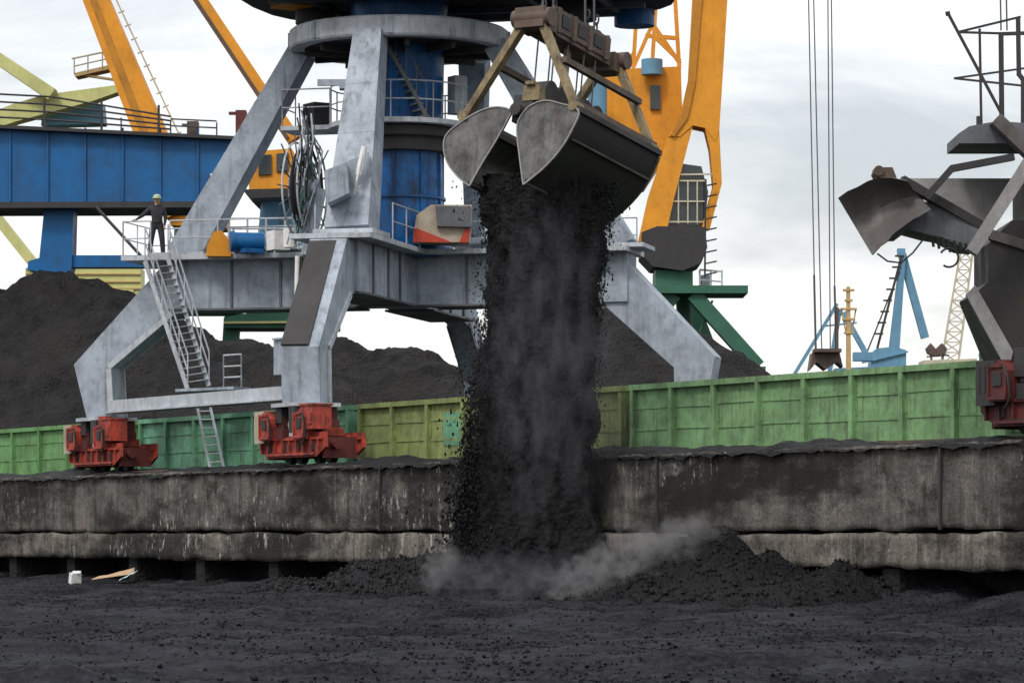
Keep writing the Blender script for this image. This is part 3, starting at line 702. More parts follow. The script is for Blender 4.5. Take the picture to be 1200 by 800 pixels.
# ================================================================== WAGONS
VT = 3.75; WT = 5.03
def wagon(name, label, px0, px1, mat, nb, sd):
    u0, u1 = uat(px0, 2.2), uat(px1, 2.2); Lh = (u1-u0)/2
    t = thing(name, label, 'rail wagon', Q((u0+u1)/2, VT, TROUGH+.155), ROTZ, 'open goods wagons on the quay')
    zb = 3.02 - (TROUGH+.155); zt = WT - (TROUGH+.155); hw = 1.50
    rg = random.Random(sd)
    for s in (-1, 1):
        mb = MB(); mb.box((0, s*hw, (zb+zt)/2), (2*Lh-.06, .06, zt-zb)); sp = part('side_wall', mb, mat, t)
        m2 = MB()
        for f in (.22, .48, .74):        # pressed horizontal corrugations, a little bent
            for k in range(nb):
                a = -Lh + 2*Lh*k/nb + .10; b = -Lh + 2*Lh*(k+1)/nb - .10
                j = rg.uniform(-.02, .02); zz = zb+(zt-zb)*f + j
                m2.beam((a, s*(hw+.035), zz), (b, s*(hw+.035), zz + rg.uniform(-.02, .02)), .035, .05)
        part('corrugation', m2, mat, sp)
        for k in range(nb+1):
            x = -Lh + 2*Lh*k/nb; x = max(-Lh+.10, min(Lh-.10, x))
            m3 = MB(); m3.beam((x, s*(hw+.08), zb), (x + rg.uniform(-.015, .015), s*(hw+.08), zt-.10), .13, .15, up=(0, 1, 0)); m3.box((x, s*(hw+.045), zb+.6*(zt-zb)), (.22, .02, .3))
            part('side_post', m3, mat, t)
        m4 = MB(); m4.box((0, s*(hw+.05), zt-.045), (2*Lh, .22, .13)); part('top_rail', m4, mat, t)
    for s in (-1, 1):
        mb = MB(); mb.box((s*(Lh-.08), 0, (zb+zt)/2), (.06, 2*hw-.08, zt-zb)); 
        for f in (.3, .6): mb.box((s*(Lh-.02), 0, zb+(zt-zb)*f), (.06, 2*hw-.1, .10))
        mb.box((s*(Lh-.06), 0, zt-.05), (.14, 2*hw-.14, .12)); part('end_wall', mb, mat, t)
        mb = MB(); mb.box((s*(Lh+.28), 0, zb-.15), (.7, .25, .25)); part('coupler', mb, M['iron'], t)
    mb = MB(); mb.box((0, 0, zb-.07), (2*Lh-.1, 2*hw, .12)); mb.box((0, 0, zb-.28), (2*Lh-.1, .5, .30)); part('underframe', mb, M['iron'], t)
    mb = MB(); mb.box((0, 0, zb+.25), (2*Lh-.3, 2*hw-.1, .4)); part('coal_load', mb, M['coal'], t)
    for s in (-1, 1):
        mb = MB(); x = s*(Lh-2.2)
        for y in (-1.0, 1.0): mb.box((x, y, .55), (2.4, .14, .22))
        mb.box((x, 0, .62), (.4, 2.1, .2)); bo = part('bogie', mb, M['iron'], t)
        for w in (-.92, .92):
            m2 = MB()
            for y in (-.76, .76): m2.cyl((x+w, y-.06, .475), (x+w, y+.06, .475), .475, n=20)
            m2.cyl((x+w, -.76, .475), (x+w, .76, .475), .08, n=8); part('wheelset', m2, M['rusty'], bo)
    return t
WG = [wagonmat('fresh_green_wagon_paint', (.20, .37, .17)), wagonmat('olive_green_wagon_paint', (.23, .29, .10)), wagonmat('sea_green_wagon_paint', (.13, .34, .21)), wagonmat('leaf_green_wagon_paint', (.13, .31, .105))]
wagon('goods_wagon', 'bright green open wagon with upright posts, right of the falling coal', 741, 1184, WG[0], 8, 1)
wagon('goods_wagon', 'olive green open wagon with a darker patch, behind the falling coal', 422, 733, WG[1], 7, 2)
wagon('goods_wagon', 'sea green open wagon between the two red bogies of the grey crane', 165, 412, WG[2], 7, 3)
wagon('goods_wagon', 'leaf green open wagon at the left end, in front of the tallest coal heap', -72, 150, WG[3], 7, 4)
# dark repaint patch of the olive wagon
W2 = [o for o in bpy.data.objects if o.get('label', '').startswith('olive')][0]
mb = MB(); up_ = uat(530, 2.2); w2c = LOCM[W2.name].inverted() @ Q(up_, 2.2, 4.2)
mb.box((w2c.x, -1.540, w2c.z+.05), (.9, .02, .85)); part('repaint_patch', mb, WG[2], W2)

# ================================================================== GRAB
GY0 = 72.6
go = P(606, 130, GY0)
ea = Vector((.53, .848, -.17)).normalized(); eo = Vector((.848, -.53, 0)).normalized(); ez = eo.cross(ea).normalized()
GMAT = Matrix(((eo.x, ea.x, ez.x, go.x), (eo.y, ea.y, ez.y, go.y), (eo.z, ea.z, ez.z, go.z), (0, 0, 0, 1)))
grab = thing('clamshell_grab', 'open steel clamshell grab dropping coal, hanging above the quay wall', 'grab', go)
LOCM[grab.name] = GMAT; grab.matrix_world = GMAT
JL = 3.6
def jaw(outer, plate, shellmat):
    n = 14
    k0 = min(range(len(plate)), key=lambda q: plate[q][1]); ch = plate[k0:] + plate[:k0+1]; sm = []
    for q in range(len(ch)-1):
        p0, p1, p2, p3 = ch[max(q-1, 0)], ch[q], ch[q+1], ch[min(q+2, len(ch)-1)]
        for f in (0, .25, .5, .75):
            sm.append(tuple(.5*(2*p1[c] + (p2[c]-p0[c])*f + (2*p0[c]-5*p1[c]+4*p2[c]-p3[c])*f*f + (3*p1[c]-p0[c]-3*p2[c]+p3[c])*f**3) for c in (0, 1)))
    plate = sm
    # smooth the back curve
    def res(pl, n):
        d = [0]
        for a, b in zip(pl, pl[1:]): d.append(d[-1] + math.hypot(b[0]-a[0], b[1]-a[1]))
        xs = np.interp(np.linspace(0, d[-1], n), d, [p[0] for p in pl]); ys = np.interp(np.linspace(0, d[-1], n), d, [p[1] for p in pl])
        for _ in range(3):
            xs[1:-1] = (xs[:-2]+2*xs[1:-1]+xs[2:])/4; ys[1:-1] = (ys[:-2]+2*ys[1:-1]+ys[2:])/4
        return list(zip(xs, ys))
    bk = res(outer, n)
    mb = MB(); sg = 1 if outer[0][0] > 0 else -1
    mb.sheet([[(o, a, h) for a in np.linspace(.05, JL-.05, 6)] for o, h in bk], (-.05*sg, 0, .03))
    j = part('jaw', mb, M[shellmat], grab)
    for a in (0.0, JL-.05):
        m2 = MB(); m2.prism([(o, a, h) for o, h in plate], (0, .05, 0)); part('side_plate', m2, M['steel'], j)
    lip = bk[-1]; m3 = MB(); m3.beam((lip[0]+.03*sg, .0, lip[1]+.05), (lip[0]+.03*sg, JL, lip[1]+.05), .05, .14, up=(0, 0, 1)); 
    part('cutting_edge', m3, M['iron'], j)
    m4 = MB(); m4.beam((bk[0][0]-.02*sg, 0, bk[0][1]+.02), (bk[0][0]-.02*sg, JL, bk[0][1]+.02), .16, .12)
    m4.beam((bk[4][0]+.03*sg, .1, bk[4][1]-.02), (bk[4][0]+.03*sg, JL-.1, bk[4][1]-.02), .08, .05)
    part('stiffener', m4, M['shell'], j)
    m5 = MB()      # worn rim along the near plate
    ed = plate
    for p, q in zip(ed, ed[1:]+ed[:1]): m5.beam((p[0], -.012, p[1]), (q[0], -.012, q[1]), .03, .03)
    part('rim', m5, M['chutelite'], j)
    return j
def smoothpoly(p, it=1):
    for _ in range(it):
        q = []
        for a, b in zip(p, p[1:]+p[:1]): q += [(a[0]*.75+b[0]*.25, a[1]*.75+b[1]*.25), (a[0]*.25+b[0]*.75, a[1]*.25+b[1]*.75)]
        p = q
    return p
RP = [(.05, -.45), (.09, -.18), (.32, .08), (.70, .18), (1.12, .08), (1.58, -.10), (1.46, -.52), (1.20, -.95), (.82, -1.34), (.34, -1.68), (.18, -1.04)]
RB = [(1.57, -.10), (1.47, -.52), (1.21, -.95), (.83, -1.33), (.36, -1.66)]
LP = [(-.16, .02), (-.5, .12), (-.9, .08), (-1.36, -.12), (-1.77, -.40), (-1.83, -.70), (-1.68, -1.08), (-1.36, -1.42), (-1.05, -1.63), (-.78, -1.14), (-.48, -.66), (-.22, -.19)]
LBk = [(-1.36, -.12), (-1.77, -.40), (-1.85, -.70), (-1.70, -1.08), (-1.36, -1.44), (-1.07, -1.61)]
jaw(RB, RP, 'shell'); jaw(LBk, LP, 'steel')
mb = MB(); mb.cyl((0, -.1, .02), (0, JL+.1, .02), .14); mb.box((.05, .25, .1), (.5, .25, .6)); mb.box((.05, JL-.25, .1), (.5, .25, .6)); part('hinge_shaft', mb, M['iron'], grab)
# lower head, upper head
mb = MB(); mb.beam((.25, .1, .42), (.25, JL-.1, .42), .42, .34); mb.beam((.25, .0, .62), (.25, JL, .62), .22, .08); lh = part('lower_head', mb, M['olivearm'], grab)
mb = MB()
for a in (.6, 1.1, 2.1, 2.6): mb.cyl((.02, a, .55), (.48, a, .55), .26, n=20)
part('pulley', mb, M['iron'], lh)
mb = MB(); mb.box((.12, 1.65, 2.02), (.62, 2.7, .30)); mb.box((.12, .25, 2.1), (.75, .62, .46)); mb.box((.12, JL-.25, 2.02), (.7, .5, .42))
for o in (-.20, .44): mb.box((o, 1.65, 2.22), (.05, 2.5, .5))
uh = part('upper_head', mb, M['rusty'], grab)
for a in (.95, 1.65, 2.35):
    mb = MB(); mb.box((.472, a, 2.24), (.03, .36, .28)); part('opening_shade', mb, M['iron'], uh)  # dark plates imitate the shade inside cutouts of the head
for a in (.62, 1.3, 2.0, 2.72):
    mb = MB(); mb.box((.48, a, 2.2), (.07, .09, .56)); part('rib', mb, M['rusty'], uh)
for a in (.75, 1.3, 2.0, 2.5):
    mb = MB(); mb.cyl((-.14, a, 2.25), (.38, a, 2.25), .30, n=22); part('pulley', mb, M['iron'], uh)
for a in (.12, JL-.12): mb = MB(); mb.cyl((-.35, a, 2.12), (.6, a, 2.12), .20, n=16); part('pin', mb, M['rusty'], uh)
# arms
for a in (.12, JL-.12):
    for p, q in (((-.08, 2.05), (-1.42, -.02)), ((.35, 2.05), (1.42, .02))):
        mb = MB(); mb.beam((p[0], a, p[1]), (q[0], a, q[1]), .17, .20, .15, .18, up=(0, 1, 0)); mb.cyl((q[0], a-.15, q[1]), (q[0], a+.15, q[1]), .12, n=12)
        part('arm', mb, M['olivearm'], grab)
mb = MB(); mb.beam((1.0, .12, 1.12), (1.0, JL-.12, 1.12), .13, .13); mb.beam((-.72, .12, 1.12), (-.72, JL-.12, 1.12), .13, .13)
mb.beam((1.42, .0, .10), (1.42, JL, .10), .13, .13); mb.beam((-1.40, .0, .02), (-1.40, JL, .02), .13, .13); part('spreader', mb, M['rusty'], grab)
mb = MB(); mb.beam((.13, 1.55, .6), (.13, 1.65, 1.9), .16, .10); part('guide', mb, M['olivearm'], grab)
mb = MB()
for a in (.75, 1.3, 2.0, 2.5):
    for o in (-.1, .34): mb.tube([(o, a, .6), (o, a, 2.2)], .020, 5)
part('reeving_rope', mb, M['rope'], grab)
mb = MB(); gi = GMAT.inverted()
for a in (.5, .95, 2.35, 2.75):
    w0 = GMAT @ Vector((.12, a, 2.3)); mb.tube([w0, Vector((w0.x, w0.y, w0.z+4)), Vector((w0.x*.98, w0.y, 31))], .028, 6)
mb.v = [gi @ v for v in mb.v]; part('hoist_rope', mb, M['rope'], grab)
mb = MB()
for a in (.5, .95, 2.35, 2.75):
    w0 = Vector((.12, a, 2.35))
    for k in range(4):
        c = w0 + Vector((0, 0, .18*k)); e = Vector((.06, 0, 0)) if k % 2 else Vector((0, .06, 0))
        mb.tube([c + (e*math.cos(t) + Vector((0, 0, .12))*math.sin(t)) for t in np.linspace(0, 2*math.pi, 11)], .022, 5)
part('chain', mb, M['iron'], grab)

# ================================================================== FALLING COAL
SY = 73.7
TAB = [(178, 600, 690), (200, 572, 722), (240, 567, 722), (270, 572, 716), (300, 577, 711), (350, 575, 706), (400, 570, 702), (450, 562, 699), (500, 557, 698), (560, 552, 699), (620, 545, 704), (660, 538, 712), (700, 530, 722)]
ty = np.array([t[0] for t in TAB], float); tl = np.array([t[1] for t in TAB], float); tr = np.array([t[2] for t in TAB], float)
def stream(zw, th, grow=0.0, rnd=None):
    py = HY - (zw-CAMZ)*F/SY
    l = np.interp(py, ty, tl); r = np.interp(py, ty, tr)
    a = (r-l)/2*SY/F; cx = ((r+l)/2-CX)*SY/F
    k = 1 + grow
    return cx + a*k*np.cos(th), SY + a*.72*k*np.sin(th)
zz = np.linspace(.35, 9.45, 420); tt = np.linspace(0, 2*math.pi, 181)
T_, Z_ = np.meshgrid(tt, zz)
ct, sn = np.cos(T_), np.sin(T_)
disp = -.13 + .60*np.exp(-(Z_-.3)/.6) + .20*fbm(ct*1.4+5, sn*1.4+5, Z_*.35, 4, 500) + .12*fbm(ct*4+9, sn*4+9, Z_*1.3, 4, 510, .6)
disp = disp + .045*fbm(ct*11+9, sn*11+9, Z_*5.0, 4, 530, .7)
Xs, Ys = stream(Z_, T_, disp)
fc = gridmesh('falling_coal', Xs, Ys, Z_, M['stream'])
tag(fc, 'thick black column of loose coal falling from the open grab to the floor', 'coal', kind='stuff')
n = 60000
zr = .4 + 8.9*RNG.random(n)**.9; th = np.where(RNG.random(n) < .28, 2*math.pi*RNG.random(n), np.where(RNG.random(n) < .74, math.pi, 0) + RNG.normal(size=n)*.45)
g = RNG.normal(size=n)*.075 - .06; side = np.cos(th) < -.2
lowf = np.clip((7.8-zr)/5, 0, 1)
g = np.where(side, g + np.abs(RNG.normal(size=n))*.10*lowf + (RNG.random(n) < .10)*np.abs(RNG.normal(size=n))*.22, g + (RNG.random(n) < .04)*np.abs(RNG.normal(size=n))*.15)
Xc, Yc = stream(zr, th, g)
sz = .006 + .026*RNG.random(n)**6 + .030*(RNG.random(n)**3)*side*lowf*(g > .08)
chk = chunkmesh('coal_lump_spray', np.stack([Xc, Yc, zr], 1), sz, M['lump'], stretch=1+1.2*RNG.random(n), parent=fc); chk['kind'] = 'stuff'

# landing heap in front of the wall
hx = np.arange(-9, 14, .085); hy = np.arange(59, 86, .11); HX, HYY = np.meshgrid(hx, hy)
def cn(px, pyz, Y, sl=.62, rx=1.0, ry=1.0):
    p = P(px, pyz, Y); d = np.sqrt(((HX-p.x)/rx)**2 + ((HYY-p.y)/ry)**2); return p.z - sl*(np.sqrt(d*d+.16)-.35)
HZ = np.maximum.reduce([cn(845, 616, 69.6, .60, 1.1, 1.0), cn(780, 634, 71.6, .52, 1.3, 1.0), cn(905, 648, 67.8, .50, 1.4, .9), cn(985, 664, 65.8, .48, 1.5, .9), cn(690, 668, 72.6, .42, 1.5, 1.0), cn(605, 676, 73.2, .36, 1.7, 1.2), cn(515, 648, 78.8, .34, 1.5, 1.0)])
HZ = HZ + .12*fbm(HX*.9, HYY*.9, HX*0, 5, 600, .62) + .05*fbm(HX*5, HYY*5, HX*0, 2, 620)
gh = ground_h(HX, HYY)
# keep out of the wall face
vv = (HX-BX.x)*VX.x + (HYY-BX.y)*VX.y
HZ = np.where(vv > VW-.05, np.minimum(HZ, .7), HZ)
HZ = np.where(HZ > gh+.02, HZ, gh-.25)
pile = gridmesh('landing_heap', HX, HYY, HZ, M['coal'])
tag(pile, 'fresh black coal heap in front of the quay wall where the stream lands', 'coal heap')
# lumps of coal strewn over heap and floor
n = 15000
i = RNG.integers(0, HX.shape[0], n*3); j = RNG.integers(0, HX.shape[1], n*3)
ok = HZ[i, j] > gh[i, j] - .05; i, j = i[ok][:n], j[ok][:n]
pos = np.stack([HX[i, j], HYY[i, j], HZ[i, j]+.015], 1)
chunk2 = chunkmesh('heap_lumps', pos, .018+.075*RNG.random(len(pos))**4, M['lump'], parent=pile); chunk2['kind'] = 'stuff'
n = 120000
y = 31 + 53*RNG.random(n)**1.25; x = RNG.uniform(-1, 1, n)*(y*.165+.5)
dens = np.clip(fbm(x*.25, y*.8, x*0+.5, 4, 720)*1.1+.25, 0, 1)*.8 + .6*np.exp(-((y-69)/6)**2) + .04
keep = RNG.random(n) < dens; x, y = x[keep], y[keep]
keep = ((x-BX.x)*VX.x + (y-BX.y)*VX.y) < VW+1; x, y = x[keep], y[keep]
gz = ground_h(x, y)
rub = chunkmesh('coal_rubble', np.stack([x, y, gz+.008], 1), .006+.022*RNG.random(len(x))**2+.025*RNG.random(len(x))**14, M['lump'])
tag(rub, 'loose coal crumbs strewn across the black floor', 'coal', kind='stuff')

# dust clouds
def blob(name, label, c, rad, mat, rotz=0.0, roty=0.0):
    bm = bmesh.new(); bmesh.ops.create_icosphere(bm, subdivisions=3, radius=1.0)
    for v in bm.verts: v.co = Vector((v.co.x*rad[0], v.co.y*rad[1], v.co.z*rad[2]))
    me = bpy.data.meshes.new(name); bm.to_mesh(me); bm.free(); o = link(name, me, mat)
    o.location = c; o.rotation_euler = (0, roty, rotz)
    return tag(o, label, 'dust', kind='stuff')
blob('dust_cloud', 'pale grey dust curling up to the right of the landing coal', P(752, 654, 68.6), (2.7, 1.1, .95), dustmat('dust_right', 4.8, (.38, .375, .38), nscale=2.4, lo=.43, hi=.66), 0, -.40)
blob('dust_cloud', 'small pale puff of dust at the left foot of the falling coal', P(520, 665, 72.4), (.72, .8, .9), dustmat('dust_left', 3.0, (.38, .38, .385), nscale=2.4, lo=.40, hi=.66))
blob('dust_cloud', 'low grey dust in front of the foot of the falling coal', P(620, 684, 70.0), (2.9, 1.2, 1.0), dustmat('dust_low', 1.3, (.25, .25, .29), nscale=2.3, lo=.42, hi=.68))
blob('dust_cloud', 'thin smoky dust drifting off the falling coal column', P(645, 430, 72.3), (2.2, .9, 5.4), dustmat('dust_stream', 1.25, (.27, .27, .295), sc=(1.3, 1.3, .6), nscale=1.9, lo=.42, hi=.70))
blob('dust_cloud', 'dark coal dust veiling the wagon end right of the falling coal', P(716, 540, 73.4), (1.1, .9, 2.9), dustmat('dust_dark', 1.6, (.06, .058, .06), sc=(1.2, 1.2, .6), nscale=1.3, lo=.30, hi=.62))

# ================================================================== PERSON
def person():
    foot = P(184, 301, 97.7); foot.z = 9.67
    t = thing('person', 'worker in dark overalls and pale helmet, one arm stretched to the gallery railing', 'person', foot, R(8))
    # local frame: facing -y (the camera), x to the picture's right
    J = {'pel': (0, .02, .98, .155), 'waist': (0, .01, 1.10, .15), 'chest': (0, 0, 1.32, .165), 'neckb': (0, .01, 1.49, .075), 'neck': (0, 0, 1.55, .055), 'head': (0, -.02, 1.66, .088), 'crown': (0, -.01, 1.74, .078),
         'hipl': (-.11, .02, .92, .118), 'kneel': (-.17, -.05, .50, .088), 'ankl': (-.21, .02, .10, .072), 'toel': (-.25, -.16, .045, .042),
         'hipr': (.10, .02, .92, .118), 'kneer': (.15, -.03, .50, .088), 'ankr': (.18, .02, .10, .072), 'toer': (.20, -.16, .045, .042),
         'shl': (-.19, .01, 1.43, .075), 'ell': (-.40, -.02, 1.22, .066), 'wrl': (-.60, -.08, 1.08, .034), 'pl': (-.67, -.10, 1.055, .036),
         'shr': (.19, .01, 1.43, .075), 'elr': (.25, .03, 1.16, .066), 'wrr': (.22, -.06, .93, .034), 'pr': (.215, -.08, .86, .036)}
    E = [('pel', 'waist'), ('waist', 'chest'), ('chest', 'neckb'), ('neckb', 'neck'), ('neck', 'head'), ('head', 'crown'), ('pel', 'hipl'), ('hipl', 'kneel'), ('kneel', 'ankl'), ('ankl', 'toel'), ('pel', 'hipr'), ('hipr', 'kneer'), ('kneer', 'ankr'), ('ankr', 'toer'),
         ('chest', 'shl'), ('shl', 'ell'), ('ell', 'wrl'), ('wrl', 'pl'), ('chest', 'shr'), ('shr', 'elr'), ('elr', 'wrr'), ('wrr', 'pr')]
    for k, off in enumerate((-.028, -.010, .010, .028)):
        J[f'fl{k}'] = (-.725, -.105+off, 1.055, .009); J[f'gl{k}'] = (-.745, -.108+off, 1.015, .0085); E += [('pl', f'fl{k}'), (f'fl{k}', f'gl{k}')]
        J[f'fr{k}'] = (.215, -.085+off, .795, .009); J[f'gr{k}'] = (.205, -.095+off, .755-.004*k, .0085); E += [('pr', f'fr{k}'), (f'fr{k}', f'gr{k}')]
    J['tl'] = (-.675, -.155, 1.035, .011); E.append(('pl', 'tl')); J['tr'] = (.205, -.135, .83, .011); E.append(('pr', 'tr'))
    J['nose'] = (0, -.125, 1.655, .016); E.append(('head', 'nose')); J['earl'] = (-.095, 0, 1.66, .018); E.append(('head', 'earl')); J['earr'] = (.095, 0, 1.66, .018); E.append(('head', 'earr'))
    names = list(J); me = bpy.data.meshes.new('person_skeleton')
    me.from_pydata([J[n][:3] for n in names], [(names.index(a), names.index(b)) for a, b in E], [])
    ob = bpy.data.objects.new('person_skeleton', me); COL.objects.link(ob)
    md = ob.modifiers.new('s', 'SKIN'); md.use_smooth_shade = True
    lay = me.skin_vertices[0] if me.skin_vertices else None
    if lay is None:
        bm = bmesh.new(); bm.from_mesh(me); bm.verts.layers.skin.verify(); bm.to_mesh(me); bm.free(); lay = me.skin_vertices[0]
    for k, nme in enumerate(names): lay.data[k].radius = (J[nme][3], J[nme][3]); lay.data[k].use_root = (nme == 'pel')
    sb = ob.modifiers.new('d', 'SUBSURF'); sb.levels = 1; sb.render_levels = 1
    bpy.context.view_layer.update(); dg = bpy.context.evaluated_depsgraph_get()
    m2 = bpy.data.meshes.new_from_object(ob.evaluated_get(dg)); m2.name = 'person_body'
    bpy.data.objects.remove(ob)
    m2.materials.clear()
    for m_ in (plain('dark_work_clothes', (.022, .023, .030), .85), plain('skin_tone', (.42, .25, .17), .55), M['black']): m2.materials.append(m_)
    for p in m2.polygons:
        c = p.center; p.use_smooth = True
        if c.z > 1.535 or (c.x < -.61 and c.z > .9) or (c.x > .15 and c.z < .92 and c.z > .72 and c.y < -.05 and c.x > .17 and abs(c.x-.21) < .07): p.material_index = 1
        elif c.z < .13: p.material_index = 2
    b = bpy.data.objects.new('body', m2); COL.objects.link(b); b.parent = t
    mb = MB(); mb.lathe((0, -.01, 1.70), [(.150, 0), (.152, .012), (.122, .02), (.118, .06), (.095, .105), (.05, .13), (.01, .135)], 20); mb.box((0, -.14, 1.705), (.17, .10, .012)); part('helmet', mb, plain('pale_helmet_plastic', (.34, .42, .28), .4), t)
    mb = MB()
    for s in (-1, 1): mb.lathe((s*.033, -.098, 1.675), [(.002, -.010), (.012, 0), (.002, .010)], 8)
    mb.box((0, -.098, 1.607), (.045, .012, .010)); part('face_detail', mb, M['black'], t)
    mb = MB(); mb.lathe((0, .01, 1.02), [(.155, -.025), (.160, 0), (.155, .025)], 18); part('belt', mb, M['black'], t)
person()

# ================================================================== BACKGROUND
def pb(mb, a, b, Y, w0, w1=None, dep=1.0, Y1=None):   # box beam whose width is given in photo pixels
    dep *= 1 + .07*random.random()
    Y1 = Y if Y1 is None else Y1; w1 = w0 if w1 is None else w1
    mb.beam(P(*a, Y), P(*b, Y1), dep, w0*Y/F, dep, w1*Y1/F, up=(P(*b, Y1)-P(*a, Y)).cross(Vector((0, 1, 0)))); return mb
def pp(mb, pts, Y, dep): return mb.prism([P(x, y, Y) for x, y in pts], (0, dep, 0))
def pt(mb, pts, Y, r): return mb.tube([P(x, y, Y) for x, y in pts], r, 6)
def gnd(px, Y): return HY - (DZ-CAMZ)*F/Y

# ---- blue bridge girder on the left
YB = 142
br = thing('bridge_girder', 'long blue box girder with a railed walkway, crossing behind the left crane leg', 'bridge', (P(60, 300, YB).x, YB, DZ))
mb = MB(); pp(mb, [(-140, 142), (272, 162), (272, 168), (258, 239), (-140, 239)], YB, 3.2); gb = part('girder', mb, M['blue'], br, True)
mb = MB(); pp(mb, [(-140, 237), (256, 236), (256, 243), (-140, 244)], YB-.25, 3.7); pp(mb, [(-140, 139.5), (275, 159.5), (275, 163.5), (-140, 143.5)], YB-.5, 4.2); part('flange', mb, M['iron'], gb, True)
mb = MB()
for x in range(-120, 256, 44): pb(mb, (x, 150), (x, 236), YB-.06, 2, dep=.1)
part('stiffener', mb, M['blue'], gb, True)
mb = MB(); base = [(-140, 139.5), (60, 149.5), (200, 156.5), (270, 160)]
for dy in (36, 27, 18, 9): pt(mb, [(x, y-dy*(1.0 if x < 195 else .55)) for x, y in base[:3]], YB-.4, .045)
for dy in (17, 9): pt(mb, [(200, 156.5-dy), (254, 159-dy)], YB-.4, .035)
for x in (-120, -70, -10, 52, 119, 186): pb(mb, (x, 107+ (x+140)*.05), (x, 139.5+(x+140)*.05), YB-.4, 2.6, dep=.1)
for x in (142, 200, 254): pb(mb, (x, 138+(x-142)*.05), (x, 154+(x-142)*.05), YB-.4, 1.6, dep=.06)
part('railing', mb, M['iron'], br, True)
mb = MB(); pp(mb, [(276, 129), (288, 129), (287, 156), (276, 156)], YB, .8); pp(mb, [(268, 131), (276, 131), (276, 134), (268, 134)], YB+.2, .3); part('signal_box', mb, M['reddark'], br, True)
mb = MB(); pp(mb, [(219, 142), (232, 142), (232, 157), (219, 157)], YB, .6); pp(mb, [(213, 145), (219, 145), (219, 148), (213, 148)], YB+.1, .3); part('motor_box', mb, M['rusty'], br, True)
mb = MB(); pp(mb, [(52, 242), (86, 242), (84, 312), (78, 330), (70, 579), (44, 579), (44, 318), (32, 316), (33, 306), (46, 302)], YB+.6, 1.4); part('support_leg', mb, M['blue'], br, True)
mb = MB(); pp(mb, [(-140, 242), (-106, 242), (-110, 579), (-136, 579)], YB+.6, 1.4); part('support_leg', mb, M['blue'], br, True)
mb = MB(); pp(mb, [(84, 299), (250, 299), (250, 313), (84, 313)], YB+.8, 1.0); part('cross_tie', mb, M['blue'], br, True)
mb = MB(); pp(mb, [(246, 204), (252, 202), (254, 208), (248, 211)], YB-.3, .3); part('floodlight', mb, M['white'], br, True)

# ---- pale green crane behind the bridge
YL = 185
lc = thing('jib_crane', 'pale yellow-green crane far left, its jib showing above the blue girder', 'crane', (P(0, 300, YL).x, YL, DZ), 0, 'jib cranes in the yard')
mb = MB(); pb(mb, (-60, 30), (62, 112), YL, 12, 15, 1.2); part('boom', mb, M['lime'], lc, True)
mb = MB(); pp(mb, [(52, 111), (150, 98), (152, 103), (110, 118), (20, 142), (-30, 158), (-30, 140), (15, 122)], YL+.4, 1.4); part('jib_head', mb, M['lime'], lc, True)
mb = MB(); pp(mb, [(50, 127), (120, 122), (122, 145), (48, 147)], YL+2.0, 1.5); part('winch_house', mb, M['bluecrane'], lc, True)
mb = MB(); pb(mb, (-25, 228), (42, 312), YL, 11, 11, 1.3); part('strut', mb, M['lime'], lc, True)
mb = MB(); pp(mb, [(30, 314), (165, 314), (165, 345), (30, 345)], YL, 2.0); po = part('portal_beam', mb, M['lime'], lc, True)
mb = MB()
for y in (321, 330, 338): pb(mb, (30, y), (165, y), YL-.05, 1.6, dep=.1)
part('rib', mb, M['ochre'], po, True)
mb = MB(); pp(mb, [(-40, 150), (-12, 150), (-14, 345), (-40, 345)], YL+.3, 1.5); part('mast', mb, M['lime'], lc, True)
for x in (-30, 40, 150):
    mb = MB(); pb(mb, (x, 340), (x-4, gnd(x, YL)), YL+.5, 16, 12, 1.2); part('leg', mb, M['lime'], lc, True)

# ---- yellow crane with the wide boom crossing the blue girder
YA = 165
yc = thing('jib_crane', 'yellow crane whose broad boom rises to the upper left beyond the blue girder', 'crane', (P(215, 300, YA).x, YA, DZ), 0, 'jib cranes in the yard')
mb = MB(); pb(mb, (97, -40), (215, 250), YA, 27, 40, 1.6); bm_ = part('boom', mb, M['yellow'], yc, True)
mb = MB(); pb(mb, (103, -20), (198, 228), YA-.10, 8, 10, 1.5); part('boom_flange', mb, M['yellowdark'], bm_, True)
mb = MB(); pt(mb, [(127, -20), (232, 205)], YA-.3, .045)
for k in range(14): x = 128 + k*7.4; pt(mb, [(x-4, -16 + k*15.8), (x+3, -19 + k*15.8)], YA-.3, .04)
part('boom_ladder', mb, M['latt'], bm_, True)
mb = MB(); pp(mb, [(86, 86), (138, 74), (142, 78), (88, 90)], YA, 1.2); pb(mb, (96, 88), (142, 95), YA+.3, 2.5, dep=.3); part('boom_platform', mb, M['ochre'], bm_, True)
mb = MB(); pt(mb, [(84, 69), (128, 60)], YA, .05); pt(mb, [(86, 78), (130, 68)], YA, .04)
for x in (87, 103, 120): pt(mb, [(x, 69-(x-86)*.2), (x, 87-(x-86)*.2)], YA, .04)
part('railing', mb, M['latt'], bm_, True)
mb = MB(); pp(mb, [(192, 226), (262, 226), (262, 264), (200, 264)], YA-.5, 4); part('machine_house', mb, M['yellow'], yc, True)
mb = MB(); mb.cyl(P(232, 264, YA+1.5), P(232, 352, YA+1.5), 1.2, n=20); part('column', mb, M['portgreen'], yc, True)
mb = MB(); pp(mb, [(185, 350), (280, 350), (280, 366), (185, 366)], YA, 3); part('portal_beam', mb, M['portgreen'], yc, True)
for x in (192, 272):
    mb = MB(); pb(mb, (x, 362), (x, gnd(x, YA)), YA+1, 16, 13, 1.0); part('leg', mb, M['portgreen'], yc, True)

